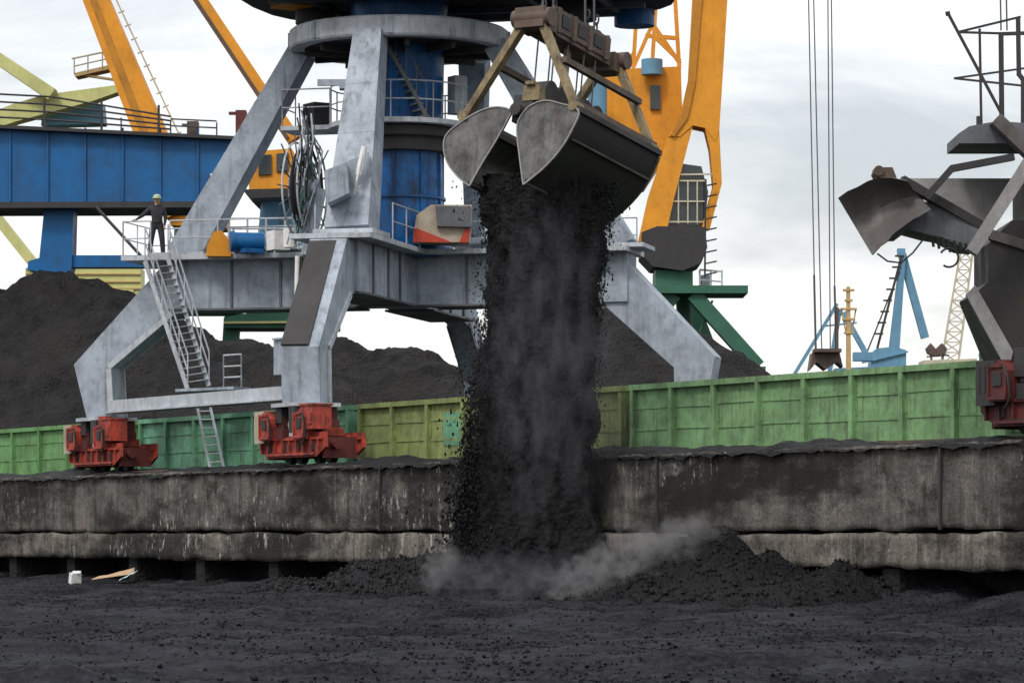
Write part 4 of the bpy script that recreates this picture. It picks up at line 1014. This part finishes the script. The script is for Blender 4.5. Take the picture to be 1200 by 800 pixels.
# ---- second yellow crane seen through the grey struts
YC = 150
y2 = thing('jib_crane', 'yellow crane with a slim boom, its house seen through the left grey strut', 'crane', (P(330, 300, YC).x, YC, DZ), 0, 'jib cranes in the yard')
mb = MB(); pb(mb, (208, -40), (345, 165), YC, 15, 16, 1.0); b2 = part('boom', mb, M['yellow'], y2, True)
mb = MB(); pb(mb, (205, -36), (338, 164), YC-.05, 4, 4, 1.2); part('boom_flange', mb, M['rusty'], b2, True)
mb = MB(); pp(mb, [(288, 178), (342, 174), (350, 190), (350, 222), (330, 226), (292, 222)], YC-.5, 4.5); h2 = part('machine_house', mb, M['yellow'], y2, True)
mb = MB(); pp(mb, [(303, 182), (318, 181), (318, 204), (303, 205)], YC-.62, .15); part('window', mb, M['glass'], h2, True); mb = MB(); pp(mb, [(324, 180), (338, 179), (338, 200), (324, 201)], YC-.62, .15); part('window', mb, M['glass'], h2, True)
mb = MB(); pp(mb, [(284, 222), (358, 220), (352, 230), (294, 232)], YC-1, 5.5); part('slewing_platform', mb, M['iron'], y2, True)
mb = MB(); mb.cyl(P(322, 230, YC+1.5), P(312, 292, YC+1.5), .6, .45, n=20); mb.cyl(P(340, 230, YC+2), P(340, 360, YC+2), .9, n=24); part('column', mb, M['bluecrane'], y2, True)
mb = MB(); pt(mb, [(268, 256), (350, 256)], YC-.5, .05); pt(mb, [(268, 268), (350, 268)], YC-.5, .05)
for x in (268, 290, 312, 334): pt(mb, [(x, 256), (x, 290)], YC-.5, .05)
mb.box(P(310, 292, YC), (4, 2.4, .15)); part('railing', mb, M['pale'], y2, True)
mb = MB(); pp(mb, [(262, 372), (300, 365), (345, 365), (395, 368), (395, 384), (262, 384)], YC, 3.0); pp(mb, [(300, 352), (380, 352), (380, 366), (300, 366)], YC+.3, 2.2); pg2 = part('portal_beam', mb, M['portgreen'], y2, True)
mb = MB(); pb(mb, (262, 378), (395, 377), YC-.12, 2.5, dep=.2); part('flange', mb, M['lime'], pg2, True)
for x in (272, 385):
    mb = MB(); pb(mb, (x, 380), (x+(x-328)*.25, gnd(x, YC)), YC+1, 18, 14, 1.0); part('leg', mb, M['portgreen'], y2, True)

# ---- third yellow crane on a green portal, right of the grab
YR = 152
y3 = thing('jib_crane', 'yellow crane with a forked boom on a green portal, right of the grab', 'crane', (P(800, 300, YR).x, YR, DZ), 0, 'jib cranes in the yard')
mb = MB(); pp(mb, [(815, -40), (855, -40), (847, 90), (843, 152), (838, 165), (826, 150), (812, 147), (797, 160), (783, 160), (798, 135), (808, 90)], YR, 1.6); b3 = part('boom', mb, M['yellow'], y3, True)
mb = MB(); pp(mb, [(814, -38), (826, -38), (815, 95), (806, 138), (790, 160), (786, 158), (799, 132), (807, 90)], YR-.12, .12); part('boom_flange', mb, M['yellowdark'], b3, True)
mb = MB(); pp(mb, [(783, 159), (798, 159), (812, 148), (790, 232), (778, 285), (748, 283), (760, 230), (770, 200)], YR+.05, 1.3); part('boom_fork', mb, M['yellow'], b3, True)
mb = MB(); pp(mb, [(826, 150), (838, 164), (843, 152), (846, 215), (832, 268), (822, 268), (836, 218), (832, 175)], YR+.03, 1.2); part('boom_fork', mb, M['yellow'], b3, True)
mb = MB(); pp(mb, [(702, 82), (798, 78), (800, 150), (758, 215), (720, 215), (702, 160)], YR+2.5, 4); h3 = part('machine_house', mb, M['yellow'], y3, True)
mb = MB(); pp(mb, [(762, 100), (774, 100), (774, 128), (762, 128)], YR+2.3, .2); part('window', mb, M['glass'], h3, True)
for q in ((700, 95, 135, 1, .45), (764, 70, 88, 2, .5)): mb = MB(); mb.cyl(P(q[0], q[1], YR+q[3]), P(q[0], q[2], YR+q[3]), q[4]); part('tank', mb, M['bluecrane'], h3, True)
mb = MB()
for a, b in (((748, -20), (742, 82)), ((770, -20), (764, 82)), ((752, 10), (797, 75)), ((756, 42), (793, 45)), ((757, 30), (772, 5)), ((742, 80), (764, 30)), ((790, -20), (796, 80)), ((766, 42), (797, 72)), ((744, 60), (730, 85))): pb(mb, a, b, YR+3, 4.5, 4.5, .22)
part('lattice_mast', mb, M['yellow'], y3, True)
mb = MB(); pp(mb, [(777, 205), (786, 190), (822, 195), (830, 225), (826, 262), (774, 262)], YR+.3, 2.2); cb = part('cab', mb, M['glass'], y3, True)
mb = MB()
for x in (784, 795, 806, 817): pb(mb, (x, 212), (x, 262), YR+.2, 1.6, dep=.1)
for y in (212, 236, 260): pb(mb, (776, y), (828, y), YR+.2, 1.8, dep=.1)
pb(mb, (778, 205), (845, 204), YR+.15, 2, dep=.1); part('cab_frame', mb, M['latt'], cb, True)
mb = MB(); pp(mb, [(752, 272), (770, 265), (826, 266), (829, 290), (822, 308), (800, 317), (765, 312), (752, 298)], YR-.4, 4); part('slewing_platform', mb, M['iron'], y3, True)
mb = MB(); pp(mb, [(768, 316), (812, 318), (812, 338), (768, 338)], YR, 3); mb.box(P(815, 342, YR+1), (4.6, 3.4, .35)); mb.cyl(P(800, 345, YR+1.5), P(803, 385, YR+1.5), .35); pg3 = part('portal_head', mb, M['portgreen'], y3, True)
mb = MB(); pt(mb, [(820, 316), (846, 318)], YR, .05); pt(mb, [(820, 328), (846, 330)], YR, .04)
for x in (820, 833, 846): pt(mb, [(x, 316), (x, 340)], YR, .05)
pp(mb, [(822, 322), (832, 322), (832, 336), (822, 336)], YR+.5, .6); part('railing', mb, M['pale'], pg3, True)
for a, b, dY in (((812, 345), (888, 430), 0), ((790, 345), (720, 430), .2), ((806, 345), (838, 430), 6)):
    mb = MB(); pb(mb, a, b, YR+dY, 17, 17, .9); x = b[0]; pb(mb, b, (x+4, gnd(x, YR+dY)), YR+dY, 17, 14, .9); part('leg', mb, M['portgreen'], y3, True)
mb = MB()
pt(mb, [(827, 210), (826, 325)], YR-.3, .05)
for y in range(215, 320, 13): pt(mb, [(826, y+3), (840, y)], YR-.3, .04)
part('ladder', mb, M['iron'], y3, True)
mb = MB(); pt(mb, [(835, 352), (818, 395)], YR+.2, .06); part('stay', mb, M['portgreen'], y3, True)

# ---- distant harbour cranes on the right
YD = 310
bc = thing('harbour_crane', 'slender blue harbour crane with a folded two-part jib, far off between mast and chute', 'crane', (P(1050, 400, YD).x, YD, DZ), 0, 'distant harbour cranes')
mb = MB(); pb(mb, (1058, 296), (1046, 428), YD, 6, 13, .8); part('boom', mb, M['bluecrane'], bc, True)
mb = MB(); pb(mb, (1057, 298), (1084, 396), YD+.5, 9, 9, .7); part('jib', mb, M['bluecrane'], bc, True)
mb = MB(); pb(mb, (1056, 302), (1028, 408), YD-.4, 2.6, 2.6, .3); pb(mb, (1054, 318), (1013, 420), YD-.4, 1.6, 1.6, .2)
for k in range(8): y = 300 + k*13; x = 1056 - (y-300)*.265; pb(mb, (x-7, y), (x+3, y), YD-.4, 2, dep=.3)
part('stay', mb, M['iron'], bc, True)
mb = MB(); pp(mb, [(1052, 291), (1061, 291), (1061, 300), (1052, 300)], YD, .7); part('jib_head', mb, M['bluecrane'], bc, True)
mb = MB(); pp(mb, [(1022, 415), (1028, 408), (1048, 406), (1062, 410), (1062, 434), (1020, 434)], YD-.5, 3); pb(mb, (1010, 425), (1064, 412), YD-.6, 2, dep=.3); part('machine_house', mb, M['bluecrane'], bc, True)
for x in (1024, 1058):
    mb = MB(); pb(mb, (x, 430), (x+(x-1040)*.3, gnd(x, YD)), YD, 9, 9, 1); part('leg', mb, M['bluecrane'], bc, True)
sm = thing('harbour_crane', 'small blue harbour crane with an A-shaped frame, left of the ochre mast', 'crane', (P(985, 400, YD-30).x, YD-30, DZ), 0, 'distant harbour cranes')
Yq = YD-30
mb = MB(); pb(mb, (981, 356), (930, 440), Yq, 4, 4, .4); part('boom', mb, M['bluecrane'], sm, True)
mb = MB(); pb(mb, (984, 362), (972, 438), Yq+.5, 5, 5, .5); part('boom', mb, M['bluecrane'], sm, True)
mb = MB(); pb(mb, (988, 366), (1018, 420), Yq, 6, 6, .5); pb(mb, (966, 382), (1004, 378), Yq, 2, 2, .2); part('strut', mb, M['bluecrane'], sm, True)
mb = MB(); pb(mb, (1000, 418), (1022, 418), Yq, 10, 10, 1.4); pb(mb, (978, 438), (1026, 436), Yq, 12, 12, 2); part('machine_house', mb, M['bluecrane'], sm, True)
for x in (984, 1016):
    mb = MB(); pb(mb, (x, 440), (x, gnd(x, Yq)), Yq, 9, 9, 1); part('leg', mb, M['bluecrane'], sm, True)
ms = thing('light_mast', 'ochre mast with crossbars standing between the two blue harbour cranes', 'mast', (P(995, 400, YD-40).x, YD-40, DZ))
Yq = YD-40
mb = MB(); pb(mb, (994, 336), (995, gnd(995, Yq)), Yq, 4, 8, .5); part('pole', mb, M['ochre'], ms, True)
mb = MB()
for y, w in ((340, 6), (352, 4), (362, 9), (374, 7), (390, 5)): pb(mb, (994-w, y), (995+w, y), Yq-.1, 2.4, dep=.5)
pb(mb, (986, 362), (992, 392), Yq, 1.6, dep=.2); pb(mb, (1003, 362), (998, 392), Yq, 1.6, dep=.2); part('crossbar', mb, M['ochre'], ms, True)
wl = thing('lattice_crane', 'cream lattice crane tower leaning right below the big steel chute', 'crane', (P(1110, 400, YD-60).x, YD-60, DZ), 0, 'distant harbour cranes')
Yq = YD-60
mb = MB()
def lat(mb, a0, a1, b0, b1, n, Y, w=2.2, dep=.22):
    pb(mb, a0, a1, Y, w, dep=dep); pb(mb, b0, b1, Y, w, dep=dep)
    for k in range(n):
        f, g_ = k/n, (k+1)/n
        A0 = tuple(np.array(a0)+(np.array(a1)-np.array(a0))*f); A1 = tuple(np.array(a0)+(np.array(a1)-np.array(a0))*g_)
        B0 = tuple(np.array(b0)+(np.array(b1)-np.array(b0))*f); B1 = tuple(np.array(b0)+(np.array(b1)-np.array(b0))*g_)
        pb(mb, A0, B1, Y, w*.6, dep=dep*.6); pb(mb, B0, A1, Y, w*.6, dep=dep*.6); pb(mb, A0, B0, Y, w*.6, dep=dep*.6)
lat(mb, (1128, 280), (1103, 425), (1142, 280), (1123, 425), 12, Yq); lat(mb, (1128, 280), (1103, 425), (1142, 280), (1123, 425), 12, Yq+1.6); part('lattice_tower', mb, M['latt'], wl, True)
mb = MB(); pp(mb, [(1086, 408), (1091, 402), (1097, 409), (1104, 402), (1110, 408), (1108, 414), (1096, 417), (1088, 414)], Yq-.3, 1)
pb(mb, (1090, 412), (1092, 424), Yq, 2, dep=.3); pb(mb, (1106, 412), (1104, 424), Yq, 2, dep=.3); pb(mb, (1086, 418), (1112, 416), Yq, 1.5, dep=.3); part('winch_house', mb, M['rusty'], wl, True)
mb = MB(); pp(mb, [(1082, 422), (1145, 420), (1145, 440), (1082, 440)], Yq-.5, 3); part('base_frame', mb, M['latt'], wl, True)
for x in (1088, 1138):
    mb = MB(); pb(mb, (x, 436), (x, gnd(x, Yq)), Yq, 9, 9, 1); part('leg', mb, M['latt'], wl, True)
mb = MB(); pb(mb, (1119, 352), (1132, 352), Yq-.1, 2, dep=.2); part('tower_platform', mb, M['latt'], wl, True)
# ---- rust-brown grab on its four ropes
Yh = 205
hg = thing('hanging_grab', 'rust-brown grab hanging on four long ropes above the bright green wagon', 'grab', P(966, 432, Yh))
mb = MB(); pp(mb, [(952, 413), (984, 413), (988, 430), (981, 424), (968, 433), (957, 424), (949, 434)], Yh, 2.0); part('jaw', mb, M['rusty'], hg, True)
mb = MB(); pb(mb, (953, 411), (985, 411), Yh, 4, dep=1.4); pb(mb, (981, 360), (981, 411), Yh, 3, dep=.3); part('head', mb, M['rusty'], hg, True)
mb = MB(); ro = [((947, -25), (956, 410)), ((953, -25), (963, 412)), ((970, -25), (973, 411)), ((974, -25), (979, 411))]
for a, b in ro: mb.cyl(P(*a, Yh), P(*b, Yh), .042, n=6)
for x0, y0, x1, y1 in ((954, 322, 956, 410), (978, 335, 979, 372)): mb.cyl(P(x0, y0, Yh), P(x1, y1, Yh), .075, n=6)
part('hoist_rope', mb, M['rope'], hg, True)

# ================================================================== LOADING HOPPER MACHINE, RIGHT EDGE
YP = 64.5
lm = thing('loading_machine', 'dark steel coal loading machine with curved chute plate and railed mast at the right edge', 'loading machine', Q(uat(1172, 0), 0, DZ+.14), ROTZ)
bogie(lm, (2.0, 0, 0), False, ('reddark', 'iron'))
mb = MB()
rows = []
top = [(982, 232), (1005, 219), (1030, 208), (1062, 212)]; bot = [(1022, 299), (1040, 283), (1052, 270), (1090, 246)]
for k in range(9):
    f = k/8; row = []
    for a, b in zip(top, bot):
        x = a[0]+(b[0]-a[0])*f; y = a[1]+(b[1]-a[1])*f; row.append(P(x, y, YP - .5 + .55*math.sin(f*math.pi) ))
    # subdivide along the row
    r2 = []
    for a, b in zip(row, row[1:]): r2 += [a, a.lerp(b, .5) + Vector((0, .05, .03))]
    rows.append(r2 + [row[-1]])
mb.sheet(rows, (.03, .05, .01)); part('chute_plate', mb, M['chute'], lm, True)
mb = MB(); mb.prism([P(1064, 209, YP+.6), P(1185, 209, YP+1.6), P(1150, 268, YP+.9), P(1118, 250, YP+.5)], (.0, .06, -.03)); part('cover_plate', mb, M['chutelite'], lm, True)
mb = MB(); mb.beam(P(1056, 211, YP), P(1158, 270, YP+.3), .25, .17); part('chute_beam', mb, M['iron'], lm, True)
mb = MB(); pp(mb, [(1085, 236), (1150, 266), (1146, 292), (1128, 290), (1105, 278), (1088, 275), (1062, 268), (1056, 276), (1046, 276), (1062, 260), (1082, 252)], YP+.15, 1.3); part('chute_trough', mb, M['greydark'], lm, True)
mb = MB(); pp(mb, [(1024, 203), (1026, 196), (1046, 196), (1050, 206), (1052, 212), (1040, 208), (1030, 214)], YP-.2, .5); mb.cyl(P(1030, 200, YP-.3), P(1030, 200, YP+.4), .1); part('hinge_block', mb, M['rusty'], lm, True)
mb = MB(); pb(mb, (1138, 296), (1206, 190), YP-.6, 13, 14, .35); part('diagonal_arm', mb, M['chutelite'], lm, True)
mb = MB(); pb(mb, (1166, 140), (1290, 258), YP-.4, 15, 17, .4); part('diagonal_arm', mb, M['chute'], lm, True)
mb = MB(); pb(mb, (1085, 232), (1116, 197), YP-.3, 8, 8, .2); pb(mb, (1114, 198), (1188, 184), YP-.3, 8, 8, .2); part('link_bar', mb, M['iron'], lm, True)
mb = MB(); pp(mb, [(1124, 168), (1124, 156), (1136, 148), (1168, 142), (1290, 150), (1290, 168)], YP-.2, 1.8); pf = part('platform', mb, M['greydark'], lm, True)
mb = MB()
for (a, b, w) in (((1173, 38), (1174, 142), 5.5), ((1193, 20), (1194, 88), 5), ((1193, 86), (1201, 96), 5), ((1199, 94), (1199, 150), 5), ((1148, 34), (1150, 148), 2.6), ((1111, 16), (1175, 136), 3), ((1122, 38), (1196, 20), 2.4), ((1124, 38), (1230, 41), 2.4), ((1118, 92), (1230, 76), 2), ((1118, 92), (1230, 104), 2), ((1173, 40), (1240, 38), 4)):
    pb(mb, a, b, YP-.1, w, w, .07)
pp(mb, [(1108, 14), (1113, 13), (1114, 18), (1109, 19)], YP-.1, .06); pp(mb, [(1145, 136), (1150, 136), (1150, 148), (1145, 148)], YP-.15, .12); part('mast_railing', mb, M['iron'], pf, True)
mb = MB()
for x in (1172, 1179): mb.cyl(P(x, -20, YP+2), P(x+1, 36, YP+2), .018, n=5)
part('rope', mb, M['rope'], lm, True)
mb = MB(); pp(mb, [(1158, 286), (1186, 258), (1262, 258), (1262, 455), (1180, 455), (1170, 420), (1140, 346), (1158, 330)], YP+.3, 2.0); hp = part('hopper_box', mb, M['shell'], lm, True)
mb = MB(); pp(mb, [(1132, 345), (1143, 334), (1187, 411), (1180, 450), (1172, 440), (1174, 422)], YP+.15, .12); part('hopper_edge', mb, M['chutelite'], hp, True)
mb = MB(); pp(mb, [(1160, 268), (1262, 300), (1262, 312), (1160, 280)], YP+.22, .25); part('hopper_rim', mb, M['chute'], hp, True)
mb = MB(); pp(mb, [(1180, 452), (1262, 452), (1256, 470), (1182, 470)], YP+.4, 1.4); part('base_frame', mb, M['iron'], lm, True)
mb = MB()
for c, r in (((1112, 302), 11),): mb.tube([P(c[0]+r*math.cos(t), c[1]+r*math.sin(t), YP) for t in np.linspace(-2.6, 2.2, 14)], .022, 5)
mb.tube([P(x, y, YP) for x, y in ((1087, 274), (1070, 296), (1056, 308), (1040, 306), (1028, 297))], .018, 5)
for k in range(9): x = 1092 + k*6.5; mb.tube([P(x, 276+k*1.5, YP+.1), P(x+2, 288+random.random()*8, YP+.1)], .03, 5)
part('hanging_cable', mb, M['black'], lm, True)
mb = MB(); pp(mb, [(1200, 200), (1290, 230), (1290, 300), (1200, 262)], YP+1.2, 1.5); part('machine_body', mb, M['iron'], lm, True)
mb = MB(); pp(mb, [(1222, 60), (1290, 60), (1290, 470), (1222, 470)], YP+.6, 1.6); part('machine_tower', mb, M['greydark'], lm, True)
# small green rail on the deck behind
sg = thing('guard_rail', 'small green railing far off between the lattice tower and the hopper', 'railing', (P(1159, 430, 150).x, 150, DZ))
mb = MB()
for x in (1149, 1157, 1166): pb(mb, (x, 404), (x, gnd(x, 150)), 150, 3, dep=.12)
for y in (405, 416): pb(mb, (1147, y), (1168, y), 150, 3, dep=.12)
pb(mb, (1145, 397), (1157, 395), 150, 3, dep=.3); part('railing_frame', mb, M['portgreen'], sg, True)

# ================================================================== LITTER
def fl(px, Y): 
    x = (px-CX)*Y/F; return Vector((x, Y, float(ground_h(np.array([x]), np.array([Y]))[0])))
c = fl(88, 95.5); mb = MB(); mb.box(Vector((0, 0, .16)), (.30, .22, .30), Matrix.Rotation(.5, 3, 'Z') @ Matrix.Rotation(.2, 3, 'X')); mb.box(Vector((.05, -.05, .33)), (.24, .2, .03), Matrix.Rotation(.3, 3, 'X'))
o = part('litter_box', mb, M['white']); o.location = c; tag(o, 'small white discarded carton at the foot of the quay wall', 'carton')
c = fl(132, 94.5); mb = MB(); mb.sheet([[(-.6+.2*i, .05*j, .04+.028*i*(1+.3*j) + .02*((i*j) % 3)) for j in range(4)] for i in range(7)], (0, .01, .02))
o = part('litter_board', mb, plain('tan_board', (.45, .30, .18), .8)); o.location = c; tag(o, 'bent tan scrap of board lying below the wall', 'board')
c = fl(150, 94.3); mb = MB(); mb.sheet([[(-.25+.1*i, .06*j, .10+.05*i+.03*((i+j) % 2)) for j in range(4)] for i in range(6)], (.01, .01, .02))
o = part('litter_bag', mb, plain('pale_blue_plastic', (.35, .55, .62), .4)); o.location = c; tag(o, 'crumpled pale blue plastic sheet beside the tan board', 'plastic sheet')

# ================================================================== SKY, SUN, CAMERA
SUN_EL, SUN_AZ = 48, 205    # azimuth measured clockwise from +Y
w = bpy.data.worlds.new('World'); S.world = w; w.use_nodes = True; nt = w.node_tree; nt.nodes.clear()
def wn(k): return nt.nodes.new(k)
out = wn('ShaderNodeOutputWorld'); bg1 = wn('ShaderNodeBackground'); bg2 = wn('ShaderNodeBackground'); ad = wn('ShaderNodeAddShader')
sky = wn('ShaderNodeTexSky'); sky.sky_type = 'NISHITA'; sky.sun_disc = False; sky.sun_elevation = R(SUN_EL); sky.sun_rotation = R(SUN_AZ); sky.dust_density = 3
nt.links.new(sky.outputs[0], bg1.inputs[0]); bg1.inputs[1].default_value = .05
tc = wn('ShaderNodeTexCoord'); mp = wn('ShaderNodeMapping'); mp.inputs['Scale'].default_value = (1, 1, 3.2); mp.inputs['Location'].default_value = (.3, .2, .1); nt.links.new(tc.outputs['Generated'], mp.inputs[0])
n1 = wn('ShaderNodeTexNoise'); n1.inputs['Scale'].default_value = 6.5; n1.inputs['Detail'].default_value = 6; n1.inputs['Roughness'].default_value = .55; n1.inputs['Distortion'].default_value = .4; nt.links.new(mp.outputs[0], n1.inputs['Vector'])
r1 = wn('ShaderNodeValToRGB'); e = r1.color_ramp.elements; e[0].position = .38; e[0].color = (.52, .525, .535, 1); e[1].position = .58; e[1].color = (.92, .905, .885, 1); nt.links.new(n1.outputs['Fac'], r1.inputs[0])
sx = wn('ShaderNodeSeparateXYZ'); nt.links.new(tc.outputs['Generated'], sx.inputs[0])
# overcast: brighter towards the zenith
mr = wn('ShaderNodeMapRange'); mr.inputs[1].default_value = .12; mr.inputs[2].default_value = .9; mr.inputs[3].default_value = 1.0; mr.inputs[4].default_value = 1.9; nt.links.new(sx.outputs[2], mr.inputs[0])
lw = wn('ShaderNodeMapRange'); lw.inputs[1].default_value = .045; lw.inputs[2].default_value = .11; lw.inputs[3].default_value = .16; lw.inputs[4].default_value = 0.0; nt.links.new(sx.outputs[2], lw.inputs[0])
am = wn('ShaderNodeMath'); am.operation = 'ADD'; nt.links.new(n1.outputs['Fac'], am.inputs[0]); nt.links.new(lw.outputs[0], am.inputs[1]); nt.links.new(am.outputs[0], r1.inputs[0])
nt.links.new(r1.outputs[0], bg2.inputs[0]); nt.links.new(mr.outputs[0], bg2.inputs[1])
nt.links.new(bg1.outputs[0], ad.inputs[0]); nt.links.new(bg2.outputs[0], ad.inputs[1]); nt.links.new(ad.outputs[0], out.inputs[0])

sl = bpy.data.lights.new('sun', 'SUN'); sl.energy = 1.5; sl.angle = R(11); sl.color = (1, .96, .90)
so = bpy.data.objects.new('sun', sl); COL.objects.link(so)
az = R(SUN_AZ); el = R(SUN_EL); sd = Vector((math.sin(az)*math.cos(el), math.cos(az)*math.cos(el), math.sin(el)))
so.rotation_euler = sd.to_track_quat('Z', 'Y').to_euler(); so.location = (0, 0, 60)

cam = bpy.data.cameras.new('camera'); co = bpy.data.objects.new('camera', cam); COL.objects.link(co)
cam.sensor_width = 36; cam.lens = 36*F/1200; cam.shift_y = (HY-400)/1200; cam.clip_end = 6000; cam.clip_start = .5
co.location = (0, 0, CAMZ); co.rotation_euler = (R(90), 0, 0); S.camera = co
S.view_settings.view_transform = 'Standard'; S.view_settings.look = 'None'; S.view_settings.exposure = 0; S.view_settings.gamma = 1
S.cycles.volume_step_rate = 2.0; S.cycles.volume_max_steps = 96
